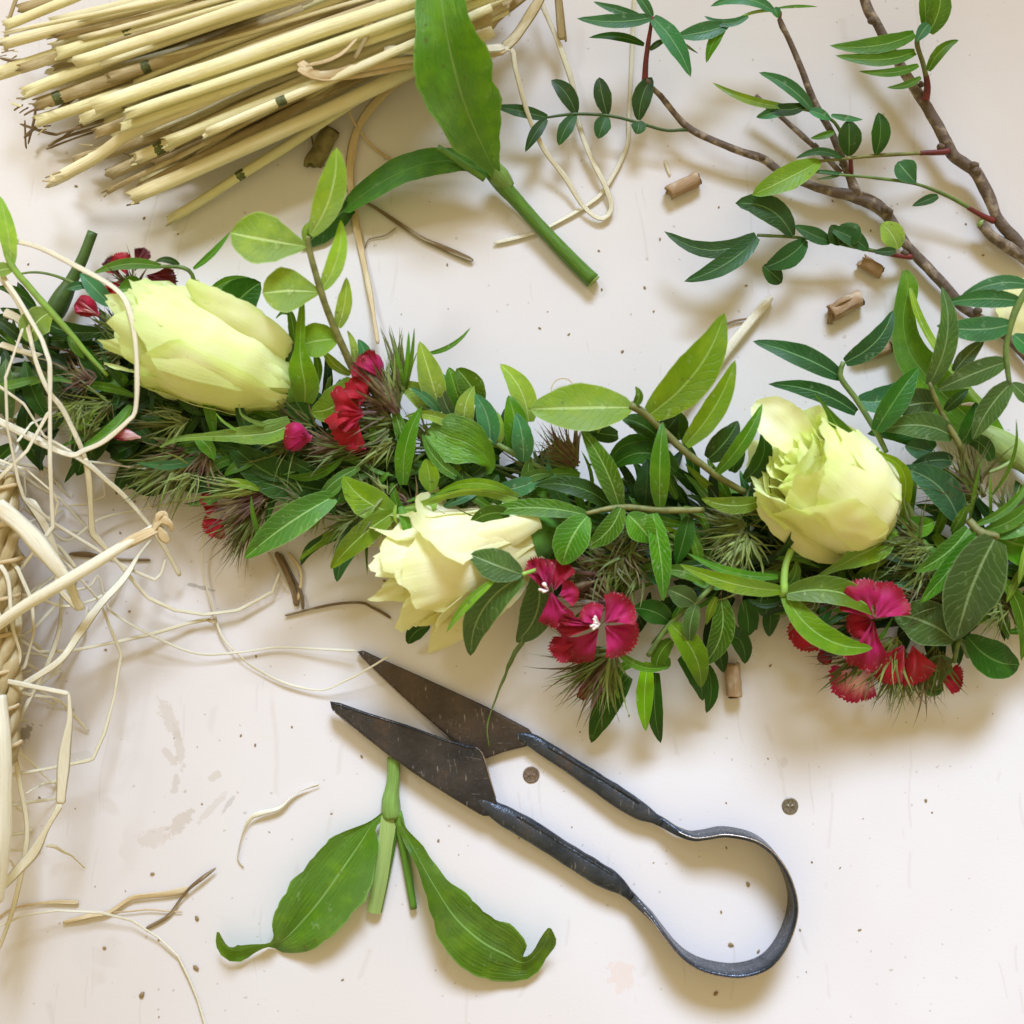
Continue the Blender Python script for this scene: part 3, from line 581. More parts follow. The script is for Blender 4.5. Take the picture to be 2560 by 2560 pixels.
# ------------------------------------------------------------------ broad-leaved cut sprigs
spg = thing('cut_sprig', (1250, 450), 'cut green stem with two broad pointed leaves lying against the sheaf', 'leafy stem')
tube('stem', QP([(1236, 432, 56, 24), (1252, 458, 46, 21), (1290, 500, 36, 18), (1340, 556, 28, 17), (1400, 620, 26, 18), (1455, 676, 20, 19), (1482, 702, 18, 20)]), M_stem, spg, sides=14, n=20, lump=0.05)
V = []; c = Q(1484, 704, 18); T = Vector((0.68, -0.73, 0)); X = T.cross(UP)
for rr, dd in ((1.02, -2), (0.98, 2), (0.8, 1), (0.45, -2.5)):
    for i in range(16): a = 2 * math.pi * i / 16; V.append(c + T * dd + X * math.cos(a) * 19 * rr + UP * math.sin(a) * 19 * rr)
F = grid_faces(3, 16, True); F.append(tuple(range(48, 64))); obj('cut_end', V, F, M_palestem, spg)
tube('joint', QP([(1225, 385, 74, 14), (1232, 415, 70, 19), (1248, 440, 60, 25), (1262, 458, 50, 22), (1272, 470, 44, 18)]), M_stem2, spg, sides=14, n=14, ell=0.8)
blade('leaf', QP([(1238, 432, 78, 26, 0), (1218, 392, 100, 62, 0), (1190, 330, 150, 122, 0), (1158, 250, 205, 166, 0), (1134, 165, 250, 174, 4), (1118, 90, 275, 142, 10), (1108, 20, 285, 124, 18), (1100, -60, 285, 100, 24)]), LEAFM['A'], spg, None, 0.34, 34, 14, 0.045, label='large broad upright leaf')
blade('leaf', QP([(1240, 440, 66, 26, 0), (1195, 420, 74, 34, -10), (1150, 402, 84, 62, -15), (1070, 408, 86, 82, -20), (990, 435, 74, 84, -25), (920, 478, 54, 78, -30), (868, 518, 34, 58, -40), (862, 524, 30, 44, -60)]), LEAFM['A2'], spg, None, 0.12, 26, 10, 0.025, label='long narrow darker leaf')
blade('leaf_tip', QP([(874, 512, 30, 46, 10), (830, 552, 18, 62, 20), (790, 588, 10, 55, 10), (752, 622, 6, 6, 0)]), LEAFM['D'], spg, None, 0.2, 12, 6, 0.03)
tube('side_shoot', QP([(1212, 448, 86, 8), (1160, 412, 100, 9), (1120, 385, 108, 9), (1094, 368, 112, 8)]), M_stem, spg, sides=8, n=10, ell=0.7)

sp2 = thing('split_sprig', (980, 2000), 'split green stem with two broad curled leaves lying below the front blade', 'leafy stem')
tube('stem', QP([(984, 1894, 20, 17), (984, 1940, 20, 16), (979, 1978, 20, 18), (977, 2000, 20, 23), (978, 2030, 20, 24), (980, 2046, 20, 20)]), M_stem2, sp2, sides=14, n=16, ell=0.8, lump=0.05)
for i in range(6):
    ribbon('fibre', QP([(974 + i * 4, 1902, 24 + i % 3 * 4, 5), (972 + i * 4.4, 1886 - R.uniform(0, 10), 24 + i % 3 * 4, 2)]), M_palestem, sp2, thick=0.4)
o = blade('half_stem', QP([(975, 2020, 24, 34, 0), (972, 2044, 30, 40, 0), (962, 2120, 34, 36, 0), (950, 2200, 32, 36, 0), (933, 2284, 26, 34, 0)]), M_palestem, sp2, None, -0.35, 14, 6, 0.004)
tube('half_stem', QP([(993, 2030, 20, 12), (1003, 2080, 16, 13), (1016, 2160, 14, 11), (1034, 2272, 12, 9)]), M_stem, sp2, sides=8, n=14, ell=0.8)
tube('half_stem_rind', QP([(990, 2040, 14, 8), (980, 2120, 12, 8), (962, 2210, 12, 8), (948, 2280, 12, 7)]), M_stem, sp2, sides=8, n=12, ell=0.8)
blade('leaf', QP([(970, 2030, 22, 20, 0), (930, 2062, 24, 26, 10), (905, 2100, 26, 105, 5), (860, 2165, 30, 158, 0), (800, 2250, 34, 172, 0), (740, 2320, 30, 130, 5), (702, 2354, 22, 72, 25), (672, 2358, 20, 44, 60), (630, 2366, 26, 50, 45), (590, 2376, 28, 62, 30), (560, 2362, 40, 44, 40), (546, 2330, 54, 8, 30)]),
      LEAFM['A'], sp2, None, 0.26, 44, 14, 0.050, label='left broad leaf with a thin curled tip')
blade('leaf', QP([(988, 2040, 24, 24, 0), (1010, 2080, 28, 22, 0), (1045, 2140, 40, 54, 50), (1086, 2215, 46, 78, 38), (1135, 2290, 36, 122, 14), (1195, 2345, 30, 148, 0), (1260, 2382, 26, 140, -8), (1310, 2408, 24, 80, -20), (1345, 2382, 34, 52, -30), (1366, 2350, 52, 46, -20), (1374, 2320, 66, 8, 0)]),
      LEAFM['A'], sp2, None, 0.22, 44, 14, 0.055, label='right broad leaf curling up at its tip')

sp3 = thing('cut_sprig', (2440, 1080), 'broad strap leaf on a pale jointed stem behind the right end of the garland', 'leafy stem')
blade('leaf', QP([(2262, 676, 40, 14, 0), (2270, 715, 46, 50, 0), (2258, 800, 40, 58, 0), (2275, 880, 34, 84, 0), (2330, 955, 30, 104, 0), (2395, 1020, 32, 110, 0), (2450, 1070, 40, 96, 0), (2500, 1118, 46, 56, 0), (2530, 1135, 46, 40, 0)]), LEAFM['A'], sp3, None, 0.16, 30, 10, 0.02)
blade('leaf', QP([(2275, 720, 60, 8, 0), (2300, 800, 66, 30, 30), (2345, 880, 60, 34, 40), (2400, 950, 60, 30, 40), (2470, 1030, 56, 18, 30)]), LEAFM['L'], sp3, None, 0.2, 18, 6, 0.02, label='pale underside of the strap leaf fold')
tube('stem', QP([(2440, 1070, 44, 20), (2490, 1105, 46, 36), (2525, 1130, 46, 40), (2548, 1150, 44, 26), (2580, 1175, 42, 20), (2640, 1215, 40, 20)]), M_palestem, sp3, sides=14, n=18, ell=0.8)
tube('side_shoot', QP([(2535, 1150, 70, 5), (2500, 1170, 74, 5), (2470, 1182, 76, 4)]), M_palestem, sp3, sides=6, n=8)
ribbon('torn_edge', QP([(2402, 1012, 82, 4), (2420, 1010, 84, 9), (2440, 1012, 84, 8), (2456, 1016, 82, 5)]), M_stamen, sp3, thick=0.3)

st = tube('green_stalk', QP([(232, 580, 60, 13), (220, 612, 60, 13), (205, 650, 58, 14), (180, 700, 54, 16), (158, 740, 50, 24), (140, 775, 48, 26), (128, 805, 46, 18)]), M_dkstem, None, sides=12, n=18, ell=0.8)
tag(st, 'dark green cut stem end behind the left end of the garland', 'stalk')
strand('green_tendril', 'thin green tendril arching over the dark cut stem', 'tendril', [(48, 685, 120, 5), (75, 681, 130, 5), (105, 682, 135, 6), (140, 690, 135, 7), (180, 706, 130, 8), (215, 722, 120, 5)], 6, M_greentwig, thick=0.8)

# ------------------------------------------------------------------ branches
def bark(name, pts, parent, m=M_bark, sides=12, knots=True, label=None):
    return tube(name, [q[:3] + (q[3] * .84,) for q in QP(pts)], m, parent, sides=sides, n=max(10, int(len(pts) * 5)), lump=0.16, seed=R.random() * 30, label=label)
br1 = thing('leafy_branch', (2200, 540), 'forked woody branch with pinnate leaves, the left and lower one of the two', 'branch')
bark('branch', [(1608, 200, 60, 7), (1650, 239, 58, 8), (1719, 318, 54, 10), (1799, 358, 50, 10), (1850, 378, 48, 11), (1908, 398, 44, 12), (1948, 427, 42, 12), (1998, 452, 40, 12), (2072, 477, 38, 14), (2135, 490, 36, 19), (2180, 508, 36, 20), (2216, 537, 34, 17), (2261, 606, 30, 15),
                (2311, 661, 28, 15), (2375, 730, 26, 15), (2410, 770, 24, 15), (2477, 812, 24, 13), (2533, 856, 24, 14), (2600, 930, 24, 15)], br1)
bark('side_branch', [(2142, 490, 38, 17), (2127, 447, 44, 13), (2107, 402, 50, 11), (2077, 328, 60, 10), (2037, 258, 74, 10), (1998, 159, 92, 9), (1968, 89, 104, 8), (1956, 66, 108, 9), (1948, 45, 112, 6)], br1)
bark('side_branch', [(2102, 432, 42, 8), (2070, 398, 42, 8), (2037, 368, 42, 8), (1993, 328, 44, 8), (1948, 288, 48, 7), (1888, 239, 54, 7)], br1)
for (x, y, z, r) in ((1905, 393, 52, 9), (2212, 520, 50, 10), (2225, 527, 52, 8), (1620, 205, 64, 9), (2108, 410, 58, 9), (2445, 775, 40, 10), (2262, 632, 40, 9), (2040, 365, 48, 7), (1655, 240, 62, 6)):
    tube('bud_knot', QP([(x, y + 3, z - 8, r * .8), (x, y, z, r), (x - 1, y - 5, z + 6, r * .6), (x - 1, y - 8, z + 9, r * .2)]), M_bark, br1, sides=8, n=6, lump=0.4)
tube('red_bud', QP([(2508, 806, 30, 4), (2512, 796, 34, 7), (2513, 782, 38, 5), (2513, 776, 40, 1)]), M_redtwig, br1, sides=8, n=6)
def twig(parent, pts, m=M_greentwig, name='twig', label=None): return tube(name, QP(pts), m, parent, sides=7, n=max(6, 4 * len(pts)), lump=0.15, seed=R.random() * 30, label=label)
def LV(parent, L, z, dz=12, kind='T', arch=0.08):
    for e in L:
        b, t, w = e[0], e[1], e[2]; kd = e[3] if len(e) > 3 and isinstance(e[3], str) else kind
        ex = e[4] if len(e) > 4 else {}
        leaf(parent, b, t, w, kd, ex.get('z', z), ex.get('dz', dz), ex.get('bend', R.uniform(-.08, .08)), ex.get('arch', arch), ex.get('roll', 0), ex.get('shape', s_lance if w < 40 else None), name='leaf')
t = twig(br1, [(1719, 323, 54, 6), (1700, 325, 54, 4), (1660, 325, 56, 4), (1590, 305, 58, 4), (1521, 289, 58, 4), (1436, 285, 58, 4), (1365, 294, 56, 3)], M_dkstem)
LV(t, [((1368, 294), (1233, 265), 32), ((1365, 298), (1313, 380), 30), ((1440, 285), (1378, 200), 44), ((1440, 288), (1397, 364), 36, 'T', {'shape': s_oval}), ((1518, 288), (1498, 193), 44), ((1516, 291), (1495, 347), 42, 'T', {'shape': s_oval}), ((1597, 300), (1630, 193), 48), ((1597, 302), (1590, 335), 38, 'T', {'shape': s_oval})], 58, 8)
t = twig(br1, [(1612, 202, 62, 8), (1614, 160, 80, 7), (1620, 110, 100, 6), (1628, 60, 118, 5), (1632, 42, 122, 5)], M_redtwig, label='short red twig')
LV(t, [((1628, 44), (1442, 46), 36, 'B'), ((1632, 44), (1727, 193), 48, 'B'), ((1610, 112), (1472, 94), 22, 'D', {'z': 95}), ((1625, 125), (1668, 100), 16, 'D'), ((1600, 40), (1483, 4), 22, 'B'), ((1630, 42), (1580, -25), 26, 'B')], 124, 10)
twig(br1, [(1948, 45, 112, 5), (1950, 30, 116, 4), (1935, 24, 118, 4)], M_redtwig)
t = twig(br1, [(1948, 42, 116, 4), (1930, 26, 122, 4), (1880, 32, 128, 4), (1835, 52, 130, 3), (1812, 66, 130, 3)], M_limestem)
LV(t, [((1932, 26), (1776, 16), 32, 'B', {'bend': .12}), ((1822, 62), (1692, 90), 44, 'B', {'shape': s_oval}), ((1812, 68), (1766, 157), 28, 'M'), ((1945, 20), (2045, 17), 8, 'M'), ((1690, 95), (1746, 134), 8, 'G'), ((1870, 40), (1760, 40), 20, 'B', {'bend': -.2}), ((1935, 20), (1945, 45), 22, 'B')], 130, -4)
t = twig(br1, [(2102, 330, 68, 5), (2080, 300, 84, 4), (2030, 278, 96, 4), (1962, 266, 104, 3)], M_greentwig)
LV(t, [((1965, 266), (1780, 206), 22, 'Y', {'bend': -.1}), ((2028, 272), (1897, 181), 34, 'B', {'bend': .05}), ((1966, 268), (1890, 293), 30, 'B'), ((2012, 264), (1902, 258), 32, 'D', {'bend': -.15}), ((2025, 276), (2078, 300), 26, 'B'), ((2078, 288), (2157, 299), 16, 'B'), ((2085, 330), (2026, 346), 18, 'M')], 104, -6)
t = twig(br1, [(2275, 641, 34, 7), (2240, 638, 40, 5), (2150, 620, 52, 5), (2080, 606, 60, 4), (2000, 594, 66, 4), (1893, 588, 70, 4)], M_greentwig)
twig(t, [(2278, 642, 35, 8), (2250, 640, 42, 6), (2190, 629, 49, 5.6)], M_redtwig, 'red_base')
LV(t, [((1890, 588), (1660, 578), 42, 'T', {'bend': -.20}), ((1892, 593), (1710, 704), 52, 'T', {'bend': -.08}), ((1982, 590), (1838, 508), 66, 'T', {'bend': .15}), ((2015, 600), (1912, 668), 56, 'T', {'roll': 15}), ((1908, 664), (1955, 706), 48, 'T', {'z': 84, 'dz': -30, 'shape': s_oval}), ((2075, 604), (1985, 563), 38), ((2105, 612), (2144, 560), 62, 'D', {'shape': s_oval, 'roll': 20}), ((2100, 612), (2078, 562), 44, 'D'), ((2170, 625), (2075, 572), 44), ((2245, 622), (2203, 558), 58, 'L', {'roll': 10, 'shape': s_oval}), ((2240, 626), (2182, 628), 22)], 72, 10)

br2 = thing('leafy_branch', (2400, 420), 'long thick woody branch running down the right side, the right one of the two', 'branch')
bark('branch', [(2155, -30, 90, 13), (2161, 0, 88, 14), (2178, 40, 86, 15), (2191, 58, 84, 13), (2241, 149, 76, 14), (2296, 234, 68, 15), (2335, 298, 60, 16), (2360, 345, 56, 17), (2385, 390, 50, 17), (2415, 412, 46, 17), (2440, 432, 44, 18), (2475, 497, 40, 17), (2494, 547, 38, 16), (2530, 590, 36, 17), (2600, 670, 34, 19)], br2)
bark('stub', [(2452, 560, 40, 14), (2480, 590, 38, 15), (2519, 616, 36, 17), (2600, 668, 32, 18)], br2, label='cut side stub')
tube('cut_face', QP([(2451, 558, 42, 13), (2446, 556, 43, 9), (2444, 555, 43, 4)]), M_palestem, br2, sides=12, n=4)
for (x, y, z, r) in ((2436, 412, 60, 11), (2440, 425, 58, 12), (2304, 210, 80, 7), (2352, 366, 72, 9), (2180, 50, 98, 10), (2246, 150, 88, 9)):
    tube('bud_knot', QP([(x, y + 3, z - 8, r * .8), (x, y, z, r), (x - 1, y - 5, z + 6, r * .6), (x - 1, y - 8, z + 9, r * .2)]), M_bark, br2, sides=8, n=6, lump=0.4)
t = twig(br2, [(2370, 378, 66, 8), (2345, 380, 72, 6), (2280, 384, 78, 5), (2200, 388, 84, 5), (2120, 396, 88, 4), (2048, 403, 90, 4)], M_browntwig)
twig(t, [(2372, 378, 67, 9), (2340, 381, 73, 7), (2300, 383, 77, 6)], M_redtwig, 'red_base')
LV(t, [((2050, 403), (1879, 488), 62, 'Y', {'bend': -.02, 'shape': s_oval}), ((2105, 395), (1988, 397), 20, 'T', {'bend': .12}), ((2122, 390), (2122, 300), 58, 'D', {'shape': s_oval}), ((2190, 386), (2196, 281), 46, 'D', {'shape': s_oval})], 92, 12)
twig(t, [(2126, 396, 88, 5), (2127, 415, 70, 6), (2128, 432, 50, 6)], M_redtwig)
t = twig(br2, [(2482, 552, 40, 7), (2440, 530, 56, 5), (2370, 490, 66, 5), (2290, 460, 72, 4), (2190, 445, 76, 4), (2100, 437, 78, 3), (2022, 429, 78, 2)], M_greentwig)
twig(t, [(2484, 553, 41, 8), (2450, 536, 53, 6.5), (2420, 519, 60, 5.5)], M_redtwig, 'red_base')
LV(t, [((2290, 457), (2245, 404), 60, 'B', {'shape': s_obov}), ((2345, 490), (2280, 515), 24, 'T'), ((2110, 437), (2020, 426), 10, 'B'), ((2100, 438), (2040, 448), 8, 'G')], 76, 8)
t = twig(br2, [(2313, 248, 82, 10), (2318, 210, 100, 7), (2308, 160, 118, 6), (2293, 110, 130, 6), (2298, 80, 136, 6)], M_browntwig)
twig(t, [(2313, 250, 84, 11), (2319, 218, 98, 8), (2316, 190, 109, 7)], M_redtwig, 'red_base')
LV(t, [((2286, 84), (2073, 114), 42, 'M', {'bend': -.10}), ((2288, 130), (2088, 139), 36, 'M', {'bend': -.10}), ((2296, 163), (2147, 178), 22, 'M', {'bend': -.1}), ((2302, 193), (2217, 219), 18, 'M', {'bend': -.1}), ((2320, 177), (2397, 100), 28, 'M', {'bend': -.12}), ((2312, 64), (2306, -40), 34, 'M'), ((2322, 82), (2345, -50), 54, 'M', {'bend': .1}), ((2322, 60), (2290, 106), 30, 'B', {'z': 146})], 134, 14)
# ------------------------------------------------------------------ garland
gar = thing('garland', (1280, 1270), 'thick leafy green garland lying across the whole table between sheaf and shears', 'garland')
axis = [(-120, 925), (60, 950), (250, 985), (450, 1040), (700, 1130), (950, 1175), (1200, 1225), (1500, 1330), (1800, 1370), (2100, 1410), (2400, 1425), (2700, 1420)]
AX = catmull([(x, y, 0) for x, y in axis], 200)
halfw = lambda x: 120 + 40 * min(1, max(0, (x - 100) / 500)) + 20 * math.sin(x * .004)
tube('core_stem', QP([(x, y, 70, 30) for x, y in axis]), M_dkstem, gar, sides=10, n=60, lump=0.4)
for i in range(26):                                       # bound stems showing in the gaps
    j = R.randrange(5, 180); a = AX[j]; b = AX[min(200, j + 20)]; o = R.uniform(-80, 80); o2 = o + R.uniform(-40, 40); z = R.uniform(70, 120)
    tube('stem', QP([(a[0], a[1] + o, z, 5), ((a[0] + b[0]) / 2, (a[1] + b[1]) / 2 + (o + o2) / 2, z + 10, 5), (b[0], b[1] + o2, z, 5)]), R.choice((M_greentwig, M_browntwig, M_dkstem)), gar, sides=6, n=10)
# leaves packed inside the body: past the count of parts, so joined into one
iv, ifc, iu, im = [], [], [], []
def inner(n, z0, z1, kinds, L0, L1, W0, W1, spread):
    k = 0
    while k < n:
        j = R.randrange(0, 200); a = AX[j]; T = Vector(AX[min(200, j + 2)][:2]) - Vector(AX[max(0, j - 2)][:2]); T.normalize()
        off = R.uniform(-1, 1); hw = halfw(a[0]) * spread; x, y = a[0] - T.y * off * hw, a[1] + T.x * off * hw
        if x < 180 and R.random() < 0.6: continue
        ang = math.atan2(T.y, T.x) + math.pi + R.gauss(0, .75) + off * -0.45; L = R.uniform(L0, L1); z = R.uniform(z0, z1) * (1 - 0.35 * abs(off))
        yield (x, y), (x + L * math.cos(ang), y + L * math.sin(ang)), R.uniform(W0, W1), R.choice(kinds), z, R.uniform(-22, 12); k += 1
slots = 'KDM'
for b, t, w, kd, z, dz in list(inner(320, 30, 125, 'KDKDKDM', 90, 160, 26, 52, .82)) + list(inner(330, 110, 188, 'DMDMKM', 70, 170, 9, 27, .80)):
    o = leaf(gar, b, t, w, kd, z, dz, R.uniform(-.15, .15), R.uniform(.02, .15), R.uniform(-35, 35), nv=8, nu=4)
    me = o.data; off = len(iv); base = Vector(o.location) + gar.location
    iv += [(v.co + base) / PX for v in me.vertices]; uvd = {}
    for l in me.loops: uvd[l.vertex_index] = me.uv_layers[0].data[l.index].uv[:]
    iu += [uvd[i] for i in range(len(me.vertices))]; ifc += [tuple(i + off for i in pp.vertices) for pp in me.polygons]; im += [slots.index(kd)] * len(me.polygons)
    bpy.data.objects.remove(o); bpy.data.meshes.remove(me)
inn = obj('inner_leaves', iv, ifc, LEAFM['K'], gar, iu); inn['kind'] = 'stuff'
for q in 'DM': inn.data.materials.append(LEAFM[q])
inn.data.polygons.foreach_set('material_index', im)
for b, t, w, kd, z, dz in inner(100, 120, 190, 'MVDMDVYB', 80, 170, 18, 36, .72):
    leaf(gar, b, t, w, kd, z, dz + 8, R.uniform(-.2, .2), R.uniform(.03, .2), R.uniform(-30, 30), s_lance, nv=9, nu=4)
